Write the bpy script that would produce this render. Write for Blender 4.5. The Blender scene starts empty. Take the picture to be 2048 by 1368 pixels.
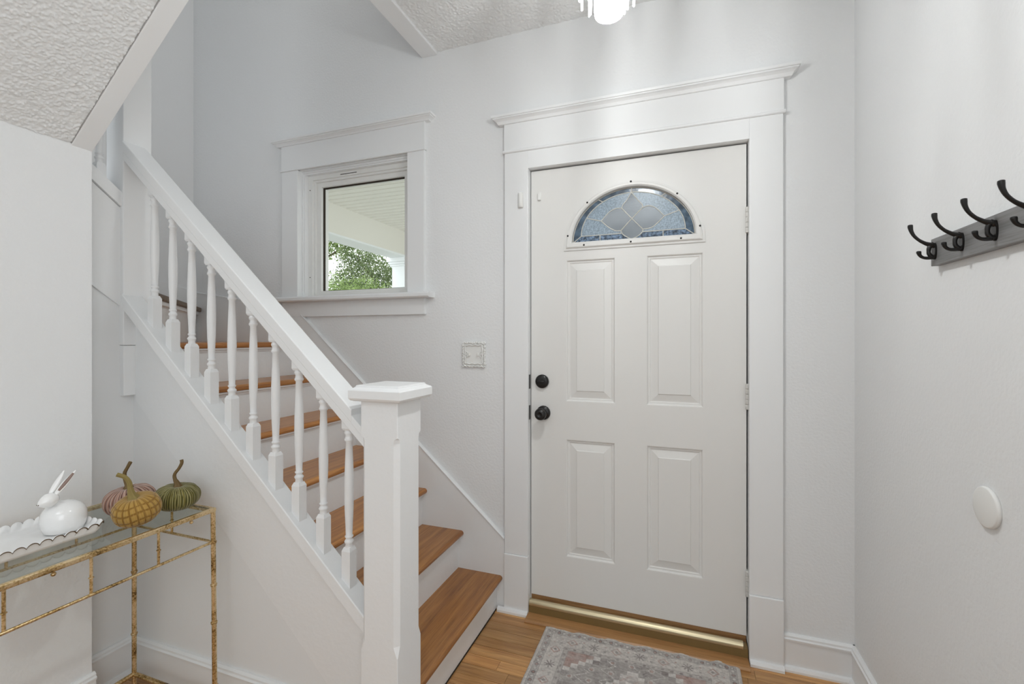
import bpy, bmesh, math, random
import numpy as np
from mathutils import Vector, Matrix

S = bpy.context.scene
COL = S.collection
random.seed(7)
rng = np.random.default_rng(11)

# ------------------------------------------------------------------ camera
cd = bpy.data.cameras.new('camera')
cam = bpy.data.objects.new('camera', cd)
COL.objects.link(cam)
cam.location = (0, -2.045, 1.28)
cam.rotation_euler = (math.pi / 2, 0, math.radians(19.89))
cd.sensor_width = 36
cd.lens = 917.5 / 2048 * 36
cd.shift_y = (678.3 - 684) / 2048
cd.clip_start = 0.02
S.camera = cam

# ------------------------------------------------------------------ world, lights, exposure
W = bpy.data.worlds.new('overcast_sky')
S.world = W
W.use_nodes = True
bg = W.node_tree.nodes['Background']
bg.inputs[0].default_value = (0.93, 0.97, 1.0, 1)
bg.inputs[1].default_value = 1.9


def area(name, loc, rot, sx, sy, power, color=(1, 1, 1)):
    l = bpy.data.lights.new(name, 'AREA')
    l.shape = 'RECTANGLE'
    l.size, l.size_y = sx, sy
    l.energy = power
    l.color = color
    o = bpy.data.objects.new(name, l)
    o.location = loc
    o.rotation_euler = rot
    COL.objects.link(o)
    return o


# unseen area light added behind the camera as general fill
area('rear_fill_light', (-0.55, -4.05, 1.75), (math.radians(90), 0, 0), 2.2, 1.7, 2, (0.93, 0.97, 1.0))
# area light added at the right wall to brighten slope and left wall
area('side_fill_light', (0.60, -3.1, 1.45), (math.radians(90), 0, math.radians(90)), 1.5, 1.6, 14.5, (0.93, 0.97, 1.0))
# invented overhead area light behind the camera, added for top-down light
area('overhead_fill_light', (-0.6, -3.0, 2.66), (0, 0, 0), 0.9, 0.9, 7, (0.92, 0.975, 1.0))
# area light added high in the stairwell to brighten its end wall
area('upstairs_fill_light', (-1.24, -0.6, 3.7), (0, math.radians(70), 0), 0.8, 0.8, 6.5, (1.0, 0.99, 0.97))
# lamp inside the chandelier
CH = (-0.17, -0.83)
pl = bpy.data.lights.new('chandelier_light', 'POINT')
pl.energy = 200
pl.shadow_soft_size = 0.028
pl.color = (0.96, 0.98, 1.0)
po = bpy.data.objects.new('chandelier_light', pl)
po.location = (CH[0], CH[1], 2.19)
COL.objects.link(po)

S.view_settings.view_transform = 'Standard'
S.view_settings.look = 'None'
S.view_settings.gamma = 1
S.view_settings.use_curve_mapping = False
S.view_settings.exposure = 0.46
S.cycles.use_denoising = True
S.cycles.max_bounces = 12
S.cycles.diffuse_bounces = 6
S.cycles.transparent_max_bounces = 16
S.cycles.sample_clamp_indirect = 6


# ------------------------------------------------------------------ materials
def nodes(name):
    m = bpy.data.materials.new(name)
    m.use_nodes = True
    nt = m.node_tree
    return m, nt, nt.nodes, nt.links, nt.nodes['Principled BSDF']


def paint(name, col, rough=0.5, bscale=0, bstr=0.2, bdist=0.002, detail=3, spec=0.5, coat=0):
    m, nt, N, L, P = nodes(name)
    P.inputs['Base Color'].default_value = (*col, 1)
    P.inputs['Roughness'].default_value = rough
    P.inputs['Specular IOR Level'].default_value = spec
    P.inputs['Coat Weight'].default_value = coat
    if bscale:
        tc = N.new('ShaderNodeTexCoord')
        n = N.new('ShaderNodeTexNoise')
        n.inputs['Scale'].default_value = bscale
        n.inputs['Detail'].default_value = detail
        b = N.new('ShaderNodeBump')
        b.inputs['Strength'].default_value = bstr
        b.inputs['Distance'].default_value = bdist
        L.new(tc.outputs['Object'], n.inputs['Vector'])
        L.new(n.outputs['Fac'], b.inputs['Height'])
        L.new(b.outputs['Normal'], P.inputs['Normal'])
    return m


def wood(name, c1, c2, c3, axis, rough=0.35, coat=0.15, knots=True, stretch=14):
    m, nt, N, L, P = nodes(name)
    tc = N.new('ShaderNodeTexCoord')
    oi = N.new('ShaderNodeObjectInfo')
    off = N.new('ShaderNodeVectorMath'); off.operation = 'SCALE'
    off.inputs[0].default_value = (13.1, 7.7, 3.3)
    L.new(oi.outputs['Random'], off.inputs['Scale'])
    ad = N.new('ShaderNodeVectorMath'); ad.operation = 'ADD'
    L.new(tc.outputs['Object'], ad.inputs[0]); L.new(off.outputs[0], ad.inputs[1])
    mp = N.new('ShaderNodeMapping')
    sc = [stretch * 3.2] * 3
    sc['XYZ'.index(axis)] = 2.2
    mp.inputs['Scale'].default_value = sc
    L.new(ad.outputs[0], mp.inputs['Vector'])
    n1 = N.new('ShaderNodeTexNoise'); n1.inputs['Scale'].default_value = 1.0
    n1.inputs['Detail'].default_value = 6; n1.inputs['Roughness'].default_value = 0.6
    n1.inputs['Distortion'].default_value = 0.6
    L.new(mp.outputs[0], n1.inputs['Vector'])
    mp2 = N.new('ShaderNodeMapping')
    sc2 = [260.0] * 3
    sc2['XYZ'.index(axis)] = 9
    mp2.inputs['Scale'].default_value = sc2
    L.new(ad.outputs[0], mp2.inputs['Vector'])
    n2 = N.new('ShaderNodeTexNoise'); n2.inputs['Scale'].default_value = 1.0
    n2.inputs['Detail'].default_value = 3
    L.new(mp2.outputs[0], n2.inputs['Vector'])
    r = N.new('ShaderNodeValToRGB')
    e = r.color_ramp.elements
    e[0].position = 0.28; e[0].color = (*c3, 1)
    e[1].position = 0.72; e[1].color = (*c1, 1)
    x = e.new(0.5); x.color = (*c2, 1)
    L.new(n1.outputs['Fac'], r.inputs['Fac'])
    mx = N.new('ShaderNodeMix'); mx.data_type = 'RGBA'; mx.blend_type = 'MULTIPLY'
    mx.inputs[0].default_value = 0.45
    r2 = N.new('ShaderNodeValToRGB')
    r2.color_ramp.elements[0].position = 0.33; r2.color_ramp.elements[0].color = (0.45, 0.4, 0.36, 1)
    r2.color_ramp.elements[1].position = 0.52; r2.color_ramp.elements[1].color = (1, 1, 1, 1)
    L.new(n2.outputs['Fac'], r2.inputs['Fac'])
    L.new(r.outputs[0], mx.inputs[6]); L.new(r2.outputs[0], mx.inputs[7])
    hs = N.new('ShaderNodeHueSaturation')
    mr = N.new('ShaderNodeMapRange')
    mr.inputs['To Min'].default_value = 0.74; mr.inputs['To Max'].default_value = 1.3
    L.new(oi.outputs['Random'], mr.inputs['Value'])
    L.new(mr.outputs[0], hs.inputs['Value'])
    L.new(mx.outputs[2], hs.inputs['Color'])
    L.new(hs.outputs[0], P.inputs['Base Color'])
    P.inputs['Roughness'].default_value = rough
    P.inputs['Coat Weight'].default_value = coat
    P.inputs['Coat Roughness'].default_value = 0.25
    return m


def attr_mat(name, rough=0.9, sheen=0.0, bscale=0, bstr=0.3, bdist=0.001):
    m, nt, N, L, P = nodes(name)
    a = N.new('ShaderNodeVertexColor'); a.layer_name = 'Col'
    L.new(a.outputs[0], P.inputs['Base Color'])
    P.inputs['Roughness'].default_value = rough
    P.inputs['Specular IOR Level'].default_value = 0.2
    P.inputs['Sheen Weight'].default_value = sheen
    P.inputs['Sheen Roughness'].default_value = 0.4
    if bscale:
        tc = N.new('ShaderNodeTexCoord')
        n = N.new('ShaderNodeTexNoise'); n.inputs['Scale'].default_value = bscale
        b = N.new('ShaderNodeBump'); b.inputs['Strength'].default_value = bstr
        b.inputs['Distance'].default_value = bdist
        L.new(tc.outputs['Object'], n.inputs['Vector']); L.new(n.outputs['Fac'], b.inputs['Height'])
        L.new(b.outputs['Normal'], P.inputs['Normal'])
    return m


def gold_mat():
    m, nt, N, L, P = nodes('aged_gold_leaf')
    tc = N.new('ShaderNodeTexCoord')
    n = N.new('ShaderNodeTexNoise'); n.inputs['Scale'].default_value = 210; n.inputs['Detail'].default_value = 5
    n2 = N.new('ShaderNodeTexNoise'); n2.inputs['Scale'].default_value = 17; n2.inputs['Detail'].default_value = 3
    L.new(tc.outputs['Object'], n.inputs['Vector']); L.new(tc.outputs['Object'], n2.inputs['Vector'])
    ma = N.new('ShaderNodeMath'); ma.operation = 'MULTIPLY_ADD'
    ma.inputs[1].default_value = 0.55; ma.inputs[2].default_value = 0.0
    L.new(n2.outputs['Fac'], ma.inputs[0])
    mb = N.new('ShaderNodeMath'); mb.operation = 'MULTIPLY_ADD'; mb.inputs[1].default_value = 0.5
    L.new(n.outputs['Fac'], mb.inputs[0]); L.new(ma.outputs[0], mb.inputs[2])
    r = N.new('ShaderNodeValToRGB')
    e = r.color_ramp.elements
    e[0].position = 0.37; e[0].color = (0.09, 0.05, 0.02, 1)
    e[1].position = 0.60; e[1].color = (0.78, 0.62, 0.38, 1)
    x = e.new(0.47); x.color = (0.50, 0.34, 0.14, 1)
    L.new(mb.outputs[0], r.inputs['Fac'])
    L.new(r.outputs[0], P.inputs['Base Color'])
    P.inputs['Metallic'].default_value = 0.9
    P.inputs['Roughness'].default_value = 0.33
    b = N.new('ShaderNodeBump'); b.inputs['Strength'].default_value = 0.35; b.inputs['Distance'].default_value = 0.001
    L.new(n.outputs['Fac'], b.inputs['Height']); L.new(b.outputs['Normal'], P.inputs['Normal'])
    return m


def arch_glass(name, tint, refl=0.5, rough=0.0):
    m = bpy.data.materials.new(name); m.use_nodes = True
    nt = m.node_tree; N = nt.nodes; L = nt.links
    N.clear()
    o = N.new('ShaderNodeOutputMaterial')
    t = N.new('ShaderNodeBsdfTransparent'); t.inputs[0].default_value = (*tint, 1)
    g = N.new('ShaderNodeBsdfGlossy'); g.inputs['Roughness'].default_value = rough
    f = N.new('ShaderNodeFresnel'); f.inputs['IOR'].default_value = 1.45
    mu = N.new('ShaderNodeMath'); mu.operation = 'MULTIPLY'; mu.inputs[1].default_value = refl
    mx = N.new('ShaderNodeMixShader')
    ge = N.new('ShaderNodeNewGeometry')          # only the outer faces mirror; the inside of the slab does not
    sb = N.new('ShaderNodeMath'); sb.operation = 'SUBTRACT'; sb.inputs[0].default_value = 1
    m3 = N.new('ShaderNodeMath'); m3.operation = 'MULTIPLY'
    L.new(ge.outputs['Backfacing'], sb.inputs[1])
    L.new(f.outputs[0], mu.inputs[0]); L.new(mu.outputs[0], m3.inputs[0]); L.new(sb.outputs[0], m3.inputs[1]); L.new(m3.outputs[0], mx.inputs[0])
    L.new(t.outputs[0], mx.inputs[1]); L.new(g.outputs[0], mx.inputs[2]); L.new(mx.outputs[0], o.inputs[0])
    return m


def translucent(name, col, tfrac, glow=0.0):
    m = bpy.data.materials.new(name); m.use_nodes = True
    nt = m.node_tree; N = nt.nodes; L = nt.links
    N.clear()
    o = N.new('ShaderNodeOutputMaterial')
    t = N.new('ShaderNodeBsdfTransparent'); t.inputs[0].default_value = (*col, 1)
    d = N.new('ShaderNodeBsdfTranslucent'); d.inputs[0].default_value = (*col, 1)
    g = N.new('ShaderNodeBsdfGlossy'); g.inputs['Roughness'].default_value = 0.15
    m1 = N.new('ShaderNodeMixShader'); m1.inputs[0].default_value = tfrac
    L.new(d.outputs[0], m1.inputs[1]); L.new(t.outputs[0], m1.inputs[2])
    m2 = N.new('ShaderNodeMixShader'); m2.inputs[0].default_value = 0.08
    L.new(m1.outputs[0], m2.inputs[1]); L.new(g.outputs[0], m2.inputs[2])
    if glow:
        e = N.new('ShaderNodeEmission'); e.inputs[0].default_value = (1, 0.98, 0.94, 1); e.inputs[1].default_value = glow
        a = N.new('ShaderNodeAddShader')
        L.new(m2.outputs[0], a.inputs[0]); L.new(e.outputs[0], a.inputs[1]); L.new(a.outputs[0], o.inputs[0])
    else:
        L.new(m2.outputs[0], o.inputs[0])
    return m


def stained(name, col, scale, strength, rough, tmix):
    """leaded light glass: part clear, part light-spreading, ripple in the surface"""
    m = bpy.data.materials.new(name); m.use_nodes = True
    nt = m.node_tree; N = nt.nodes; L = nt.links
    N.clear()
    o = N.new('ShaderNodeOutputMaterial')
    tc = N.new('ShaderNodeTexCoord')
    n = N.new('ShaderNodeTexNoise'); n.inputs['Scale'].default_value = scale; n.inputs['Detail'].default_value = 3
    L.new(tc.outputs['Object'], n.inputs['Vector'])
    r = N.new('ShaderNodeValToRGB')
    r.color_ramp.elements[0].position = 0.35
    r.color_ramp.elements[0].color = (*[c * (1 - strength) for c in col], 1)
    r.color_ramp.elements[1].position = 0.65
    r.color_ramp.elements[1].color = (*[min(1, c * (1 + strength)) for c in col], 1)
    L.new(n.outputs['Fac'], r.inputs['Fac'])
    b = N.new('ShaderNodeBump'); b.inputs['Strength'].default_value = 0.3; b.inputs['Distance'].default_value = 0.002
    L.new(n.outputs['Fac'], b.inputs['Height'])
    t = N.new('ShaderNodeBsdfTransparent'); L.new(r.outputs[0], t.inputs[0])
    d = N.new('ShaderNodeBsdfTranslucent'); L.new(r.outputs[0], d.inputs[0])
    g = N.new('ShaderNodeBsdfGlossy'); g.inputs['Roughness'].default_value = rough
    L.new(b.outputs[0], g.inputs['Normal'])
    m1 = N.new('ShaderNodeMixShader'); m1.inputs[0].default_value = tmix
    L.new(d.outputs[0], m1.inputs[1]); L.new(t.outputs[0], m1.inputs[2])
    m2 = N.new('ShaderNodeMixShader'); m2.inputs[0].default_value = 0.035
    L.new(m1.outputs[0], m2.inputs[1]); L.new(g.outputs[0], m2.inputs[2])
    L.new(m2.outputs[0], o.inputs[0])
    return m


M = dict(
    wall=paint('wall_paint', (0.79, 0.80, 0.805), 0.6, 95, 0.35, 0.004, 3, 0.3),
    smooth=paint('smooth_wall_paint', (0.79, 0.80, 0.805), 0.55, 60, 0.08, 0.003, 2, 0.3),
    trim=paint('trim_gloss_paint', (0.82, 0.83, 0.835), 0.32, 30, 0.06, 0.004, 2),
    stairwhite=paint('worn_white_paint', (0.81, 0.82, 0.825), 0.38, 55, 0.18, 0.004, 3),
    door=paint('door_paint', (0.76, 0.755, 0.735), 0.42, 40, 0.05, 0.003, 2),
    ceil=paint('popcorn_ceiling_paint', (0.81, 0.82, 0.82), 0.85, 420, 0.35, 0.002, 2, 0.2),
    oak=wood('honey_oak_floor', (0.62, 0.36, 0.145), (0.50, 0.26, 0.092), (0.34, 0.155, 0.05), 'X', 0.33, 0.2),
    sill=wood('oak_sill_wood', (0.43, 0.23, 0.09), (0.36, 0.185, 0.07), (0.26, 0.125, 0.045), 'X', 0.4, 0.15),
    fir=wood('varnished_fir_tread', (0.52, 0.240, 0.066), (0.41, 0.172, 0.043), (0.27, 0.098, 0.025), 'Y', 0.33, 0.2),
    gapdark=paint('dark_gap', (0.03, 0.02, 0.012), 0.9),
    black=paint('oil_rubbed_black', (0.009, 0.008, 0.0075), 0.28, 0, spec=0.45),
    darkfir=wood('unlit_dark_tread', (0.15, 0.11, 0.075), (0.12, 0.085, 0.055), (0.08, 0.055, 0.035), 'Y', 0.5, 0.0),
    rackwood=wood('grey_stained_board', (0.20, 0.20, 0.20), (0.165, 0.165, 0.165), (0.12, 0.12, 0.12), 'Y', 0.45, 0.1),
    brass=None, caulk=paint('cracked_caulk', (0.36, 0.355, 0.345), 0.9), agedbrass=paint('aged_brass', (0.20, 0.125, 0.042), 0.45, 90, 0.5, 0.001, 4), gold=gold_mat(),
    nickel=paint('painted_hinge', (0.62, 0.61, 0.58), 0.35),
    glass=arch_glass('window_glass', (0.98, 0.99, 0.98), 0.35),
    tableglass=arch_glass('table_glass', (0.88, 0.92, 0.91), 0.8),
    ceramic=paint('white_glazed_ceramic', (0.86, 0.86, 0.855), 0.08, 0, spec=0.5, coat=0.5),
    brown=paint('brown_painted_edge', (0.10, 0.055, 0.02), 0.3),
    earbrown=paint('ear_brown_glaze', (0.23, 0.15, 0.12), 0.3),
    plastic=paint('white_plastic', (0.80, 0.80, 0.78), 0.4),
    came=paint('lead_came', (0.62, 0.60, 0.54), 0.25),
    pane=stained('bevelled_pane', (0.57, 0.595, 0.64), 6, 0.06, 0.1, 0.75),
    panetex=stained('pebbled_pane', (0.57, 0.63, 0.70), 150, 0.22, 0.3, 0.35),
    paneblue=stained('blue_pane', (0.29, 0.36, 0.44), 38, 0.30, 0.2, 0.5),
    panemottle=stained('mottled_pane', (0.36, 0.43, 0.53), 90, 0.6, 0.2, 0.5),
    stem=paint('dried_stem', (0.15, 0.095, 0.035), 0.75, 60, 0.5, 0.004),
    stemgreen=paint('dried_green_stem', (0.25, 0.19, 0.06), 0.75, 60, 0.5, 0.004),
    velvet=attr_mat('velvet', 0.75, 0.35, 220, 0.3, 0.001),
    rug=attr_mat('woven_rug', 0.95, 0.0, 700, 0.5, 0.002),
    crystal=translucent('crystal_rod_glass', (0.97, 0.98, 0.98), 0.55),
    frosted=translucent('bubble_glass', (0.98, 0.98, 0.97), 0.5),
    bulb=None,
    chrome=paint('brushed_chrome', (0.7, 0.7, 0.7), 0.2),
    porchwhite=paint('porch_cream_paint', (0.82, 0.80, 0.745), 0.6),
    porchtrim=paint('porch_white_paint', (0.85, 0.87, 0.88), 0.6),
    deck=paint('porch_deck_paint', (0.45, 0.45, 0.43), 0.7),
    lawn=paint('lawn', (0.20, 0.205, 0.165), 0.95, 40, 0.6, 0.03),
    bark=paint('bark', (0.12, 0.09, 0.06), 0.95, 30, 0.7, 0.03),
)
mb_, _, _, _, P_ = nodes('worn_brass')
P_.inputs['Base Color'].default_value = (0.66, 0.57, 0.38, 1)
P_.inputs['Metallic'].default_value = 0.9
P_.inputs['Roughness'].default_value = 0.3
M['brass'] = mb_
mb_, _, _, _, P_ = nodes('lit_bulb')
P_.inputs['Emission Color'].default_value = (1, 0.95, 0.86, 1)
P_.inputs['Emission Strength'].default_value = 8
M['bulb'] = mb_
M['chrome'].node_tree.nodes['Principled BSDF'].inputs['Metallic'].default_value = 1.0


def leaf_mat(name, c1, c2):
    m = bpy.data.materials.new(name); m.use_nodes = True
    nt = m.node_tree; N = nt.nodes; L = nt.links; N.clear()
    o = N.new('ShaderNodeOutputMaterial')
    tc = N.new('ShaderNodeTexCoord')
    n = N.new('ShaderNodeTexNoise'); n.inputs['Scale'].default_value = 3.5; n.inputs['Detail'].default_value = 6
    L.new(tc.outputs['Object'], n.inputs['Vector'])
    r = N.new('ShaderNodeValToRGB')
    r.color_ramp.elements[0].position = 0.35; r.color_ramp.elements[0].color = (*c1, 1)
    r.color_ramp.elements[1].position = 0.65; r.color_ramp.elements[1].color = (*c2, 1)
    L.new(n.outputs['Fac'], r.inputs['Fac'])
    d = N.new('ShaderNodeBsdfDiffuse'); t = N.new('ShaderNodeBsdfTranslucent')
    L.new(r.outputs[0], d.inputs[0]); L.new(r.outputs[0], t.inputs[0])
    mx = N.new('ShaderNodeMixShader'); mx.inputs[0].default_value = 0.35
    L.new(d.outputs[0], mx.inputs[1]); L.new(t.outputs[0], mx.inputs[2]); L.new(mx.outputs[0], o.inputs[0])
    return m


M['leaf'] = leaf_mat('tree_leaves', (0.13, 0.19, 0.06), (0.36, 0.46, 0.20))
M['leafdark'] = leaf_mat('dark_tree_leaves', (0.075, 0.11, 0.045), (0.27, 0.33, 0.17))


# ------------------------------------------------------------------ mesh builder
class MB:
    def __init__(s):
        s.v = []; s.f = []; s.sm = []

    def add(s, vs, fs, smooth=False):
        o = len(s.v)
        s.v += [tuple(p) for p in vs]
        s.f += [tuple(i + o for i in f) for f in fs]
        s.sm += [smooth] * len(fs)
        return s

    def box(s, x0, x1, y0, y1, z0, z1):
        v = [(x, y, z) for z in (z0, z1) for y in (y0, y1) for x in (x0, x1)]
        return s.add(v, [(0, 2, 3, 1), (4, 5, 7, 6), (0, 1, 5, 4), (2, 6, 7, 3), (0, 4, 6, 2), (1, 3, 7, 5)])

    def prism(s, poly, axis, a, b):
        n = len(poly)
        def P(p, t):
            if axis == 'Y': return (p[0], t, p[1])
            if axis == 'X': return (t, p[0], p[1])
            return (p[0], p[1], t)
        v = [P(p, a) for p in poly] + [P(p, b) for p in poly]
        f = [tuple(range(n)), tuple(range(2 * n - 1, n - 1, -1))]
        f += [(i, i + n, (i + 1) % n + n, (i + 1) % n) for i in range(n)]
        return s.add(v, f)

    def loft(s, rings, closed=True, caps=True, smooth=False):
        n = len(rings[0]); v = [p for r in rings for p in r]; f = []
        for k in range(len(rings) - 1):
            for i in range(n if closed else n - 1):
                j = (i + 1) % n
                f.append((k * n + i, k * n + j, (k + 1) * n + j, (k + 1) * n + i))
        s.add(v, f, smooth)
        if caps:
            s.add(rings[0], [tuple(range(n - 1, -1, -1))]); s.add(rings[-1], [tuple(range(n))])
        return s

    def lathe(s, prof, c=(0, 0, 0), axis='Z', n=20, smooth=True, caps=True):
        rings = []
        for r, h in prof:
            ring = []
            for i in range(n):
                a = 2 * math.pi * i / n
                p, q = r * math.cos(a), r * math.sin(a)
                ring.append({'Z': (c[0] + p, c[1] + q, c[2] + h), 'Y': (c[0] + p, c[1] + h, c[2] + q),
                             'X': (c[0] + h, c[1] + p, c[2] + q)}[axis])
            rings.append(ring)
        return s.loft(rings, True, caps, smooth)

    def tube(s, pts, rad, n=8, smooth=True, flat=1.0):
        pts = [Vector(p) for p in pts]
        rs = rad if isinstance(rad, (list, tuple)) else [rad] * len(pts)
        rings = []; up = None
        for i, p in enumerate(pts):
            t = (pts[min(i + 1, len(pts) - 1)] - pts[max(i - 1, 0)]).normalized()
            if up is None:
                up = Vector((0, 0, 1)) if abs(t.z) < 0.9 else Vector((1, 0, 0))
            a = (up - t * up.dot(t)).normalized(); up = a
            b = t.cross(a)
            rings.append([tuple(p + a * math.cos(2 * math.pi * k / n) * rs[i] + b * math.sin(2 * math.pi * k / n) * rs[i] * flat) for k in range(n)])
        return s.loft(rings, True, True, smooth)

    def ball(s, c, r, n=16, m=10, rot=None):
        rx, ry, rz = r if isinstance(r, (tuple, list)) else (r, r, r)
        R = rot or Matrix.Identity(3)
        rings = []
        for k in range(m + 1):
            ph = -math.pi / 2 + math.pi * (0.02 + 0.96 * k / m)
            rings.append([tuple(Vector(c) + R @ Vector((rx * math.cos(ph) * math.cos(2 * math.pi * i / n), ry * math.cos(ph) * math.sin(2 * math.pi * i / n), rz * math.sin(ph)))) for i in range(n)])
        return s.loft(rings, True, True, True)

    def build(s, name, mat, parent=None, bevel=0, seg=2, fix=True):
        me = bpy.data.meshes.new(name)
        me.from_pydata(s.v, [], s.f)
        me.polygons.foreach_set('use_smooth', s.sm)
        if fix:
            bm = bmesh.new(); bm.from_mesh(me)
            bmesh.ops.recalc_face_normals(bm, faces=bm.faces)
            bm.to_mesh(me); bm.free()
        me.materials.append(mat)
        o = bpy.data.objects.new(name, me)
        COL.objects.link(o)
        if bevel:
            b = o.modifiers.new('bevel', 'BEVEL'); b.width = bevel; b.segments = seg
            b.limit_method = 'ANGLE'; b.angle_limit = math.radians(40)
        if parent: attach(o, parent)
        return o


def attach(o, parent):
    o.parent = parent
    o.matrix_parent_inverse = world(parent).inverted()


def world(o):
    m = Matrix.LocRotScale(o.location, o.rotation_euler, o.scale)
    return (world(o.parent) @ o.matrix_parent_inverse @ m) if o.parent else m


def thing(name, label, cat, loc=(0, 0, 0), group=None):
    o = bpy.data.objects.new(name, None); COL.objects.link(o)
    o.location = loc; o.empty_display_size = 0.05
    tag(o, label, cat, group)
    return o


def tag(o, label=None, cat=None, group=None, kind=None):
    if label: o['label'] = label
    if cat: o['category'] = cat
    if group: o['group'] = group
    if kind: o['kind'] = kind
    return o


def struct(o, label=None):
    o['kind'] = 'structure'
    if label: o['label'] = label
    return o


def sempty(name, loc=(0, 0, 0), label=None):
    o = bpy.data.objects.new(name, None); COL.objects.link(o); o.location = loc
    return struct(o, label)


def copy_tree(o, parent=None):
    c = o.copy(); COL.objects.link(c)
    if parent: c.parent = parent
    for ch in list(o.children): copy_tree(ch, c)
    return c


# ------------------------------------------------------------------ measured constants
CEIL = 2.724
RX = 0.62            # right wall
LX = -1.89           # near left wall
LY = -1.056          # its end
TX = -1.985          # wall under the upper flight
EX = -2.884          # end wall of the landing
YB = -4.1            # rear wall
SY = -0.872          # wall under the stair
TOP = 5.0

# ------------------------------------------------------------------ setting: walls
w = MB()
for b in ((-3.05, -2.03, 0, TOP), (-2.03, -1.295, 0, 1.49), (-2.03, -1.295, 2.24, TOP), (-1.295, -0.672, 0, TOP),
          (-0.672, 0.284, 2.092, TOP), (0.284, 0.77, 0, TOP)):
    w.box(b[0], b[1], 0, 0.15, b[2], b[3])
struct(w.build('wall_front', M['wall']))
struct(MB().box(RX, RX + 0.14, YB, 0.0, 0, 2.8).build('wall_right', M['wall']))
struct(MB().box(LX - 0.075, LX, YB, LY, 0, 2.0).build('wall_left', M['wall']))
struct(MB().box(EX - 0.14, EX, -3.0, 0.0, 0, TOP).build('wall_landing', M['smooth']))
w = MB()
w.box(LX, RX, YB - 0.14, YB, 0, 2.8)
struct(w.build('wall_rear', M['wall']))
w = MB()
w.box(-1.225, -1.12, -1.056, 0, 2.79, TOP)
w.box(EX, -1.12, -3.1, -3.0, 1.9, TOP)
w.box(-1.225, -1.12, -3.0, -1.056, 2.85, TOP)
struct(w.build('wall_upstairs', M['smooth']))
struct(MB().box(EX, -1.12, -3.1, 0, TOP, TOP + 0.1).build('ceiling_upstairs', M['smooth']))


def cap_z(x): return 1.401 - 0.902 * (x + 1.909)       # top of the sloping shoe on the stringer
def rail_z(x): return 1.091 - 0.9127 * (x + 0.936)     # top of the handrail


w = MB()
w.prism([(TX, 0), (-0.79, 0), (-0.79, cap_z(-0.79) - 0.04), (TX, cap_z(TX) - 0.04)], 'Y', SY, SY + 0.02)
struct(w.build('wall_stair', M['smooth']))
w = MB()
w.prism([(LY, 0), (SY + 0.02, 0), (SY + 0.02, 1.75), (LY, 1.86)], 'X', TX - 0.02, TX)
w.prism([(-3.0, 3.4), (LY, 1.86), (LY, 0), (-3.0, 0)], 'X', TX - 0.02, TX)
struct(w.build('wall_under_flight', M['smooth']))

# ------------------------------------------------------------------ popcorn ceilings (real relief)
def popcorn(name, origin, eu, ev, nrm, lu, lv, step, seed):
    r = np.random.default_rng(seed)
    nu, nv = int(lu / step), int(lv / step)
    H = np.zeros((nv + 9, nu + 9))
    n = int(lu * lv * 44000)
    iu = r.integers(0, nu + 1, n); iv = r.integers(0, nv + 1, n)
    amp = r.uniform(0.0015, 0.0054, n)
    k = np.arange(-4, 5)
    KX, KY = np.meshgrid(k, k)
    for sig in (0.75, 1.0, 1.3):
        K = np.exp(-(KX ** 2 + KY ** 2) / (2 * sig ** 2))
        sel = r.random(n) < 0.34
        for a, b, c in zip(iv[sel], iu[sel], amp[sel]):
            H[a:a + 9, b:b + 9] = np.maximum(H[a:a + 9, b:b + 9], K * c)
    H = H[4:-4, 4:-4]
    u = np.linspace(0, lu, H.shape[1]); v = np.linspace(0, lv, H.shape[0])
    UU, VV = np.meshgrid(u, v)
    o = np.array(origin); eu = np.array(eu); ev = np.array(ev); nn = np.array(nrm)
    P = o + UU[..., None] * eu + VV[..., None] * ev + H[..., None] * nn
    rows, cols = H.shape
    me = bpy.data.meshes.new(name)
    idx = np.arange(rows * cols).reshape(rows, cols)
    q = np.stack([idx[:-1, :-1], idx[:-1, 1:], idx[1:, 1:], idx[1:, :-1]], -1).reshape(-1, 4)
    me.vertices.add(rows * cols); me.vertices.foreach_set('co', P.astype(np.float32).ravel())
    me.loops.add(q.size); me.loops.foreach_set('vertex_index', q.ravel().astype(np.int32))
    me.polygons.add(len(q))
    me.polygons.foreach_set('loop_start', np.arange(0, q.size, 4, dtype=np.int32))
    me.polygons.foreach_set('loop_total', np.full(len(q), 4, dtype=np.int32))
    me.update(); me.validate()
    me.polygons.foreach_set('use_smooth', [True] * len(q))
    me.materials.append(M['ceil'])
    ob = bpy.data.objects.new(name, me); COL.objects.link(ob)
    return ob


# flat ceiling: slab with the stairwell left open
XS = LX + (CEIL - 1.927) / 0.85           # where the slope meets the flat ceiling
c = MB()
c.box(XS, RX, YB, LY, CEIL + 0.006, CEIL + 0.06)
c.box(-1.225, RX, LY, 0, CEIL + 0.006, CEIL + 0.06)
ceil = struct(c.build('ceiling', M['ceil']))
p = popcorn('popcorn_texture', (-1.14, -1.45, CEIL + 0.004), (1, 0, 0), (0, 1, 0), (0, 0, -1), RX + 1.14, 1.45, 0.0033, 3)
p['kind'] = 'stuff'; attach(p, ceil)
ca = math.atan(0.85)
eu = (math.cos(ca), 0, math.sin(ca)); nn = (math.sin(ca), 0, -math.cos(ca))
L_ = (CEIL - 1.927) / math.sin(ca)
sl = MB()
sl.prism([(LX, 1.933), (XS, CEIL + 0.006), (XS - 0.04, CEIL + 0.06), (LX - 0.09, 1.93)], 'Y', YB, LY)
slope = struct(sl.build('ceiling_slope', M['ceil']))
p = popcorn('popcorn_texture', (LX, -1.80, 1.930), eu, (0, 1, 0), nn, L_, 1.80 - 1.115, 0.0024, 5)
p['kind'] = 'stuff'; attach(p, slope)
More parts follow.
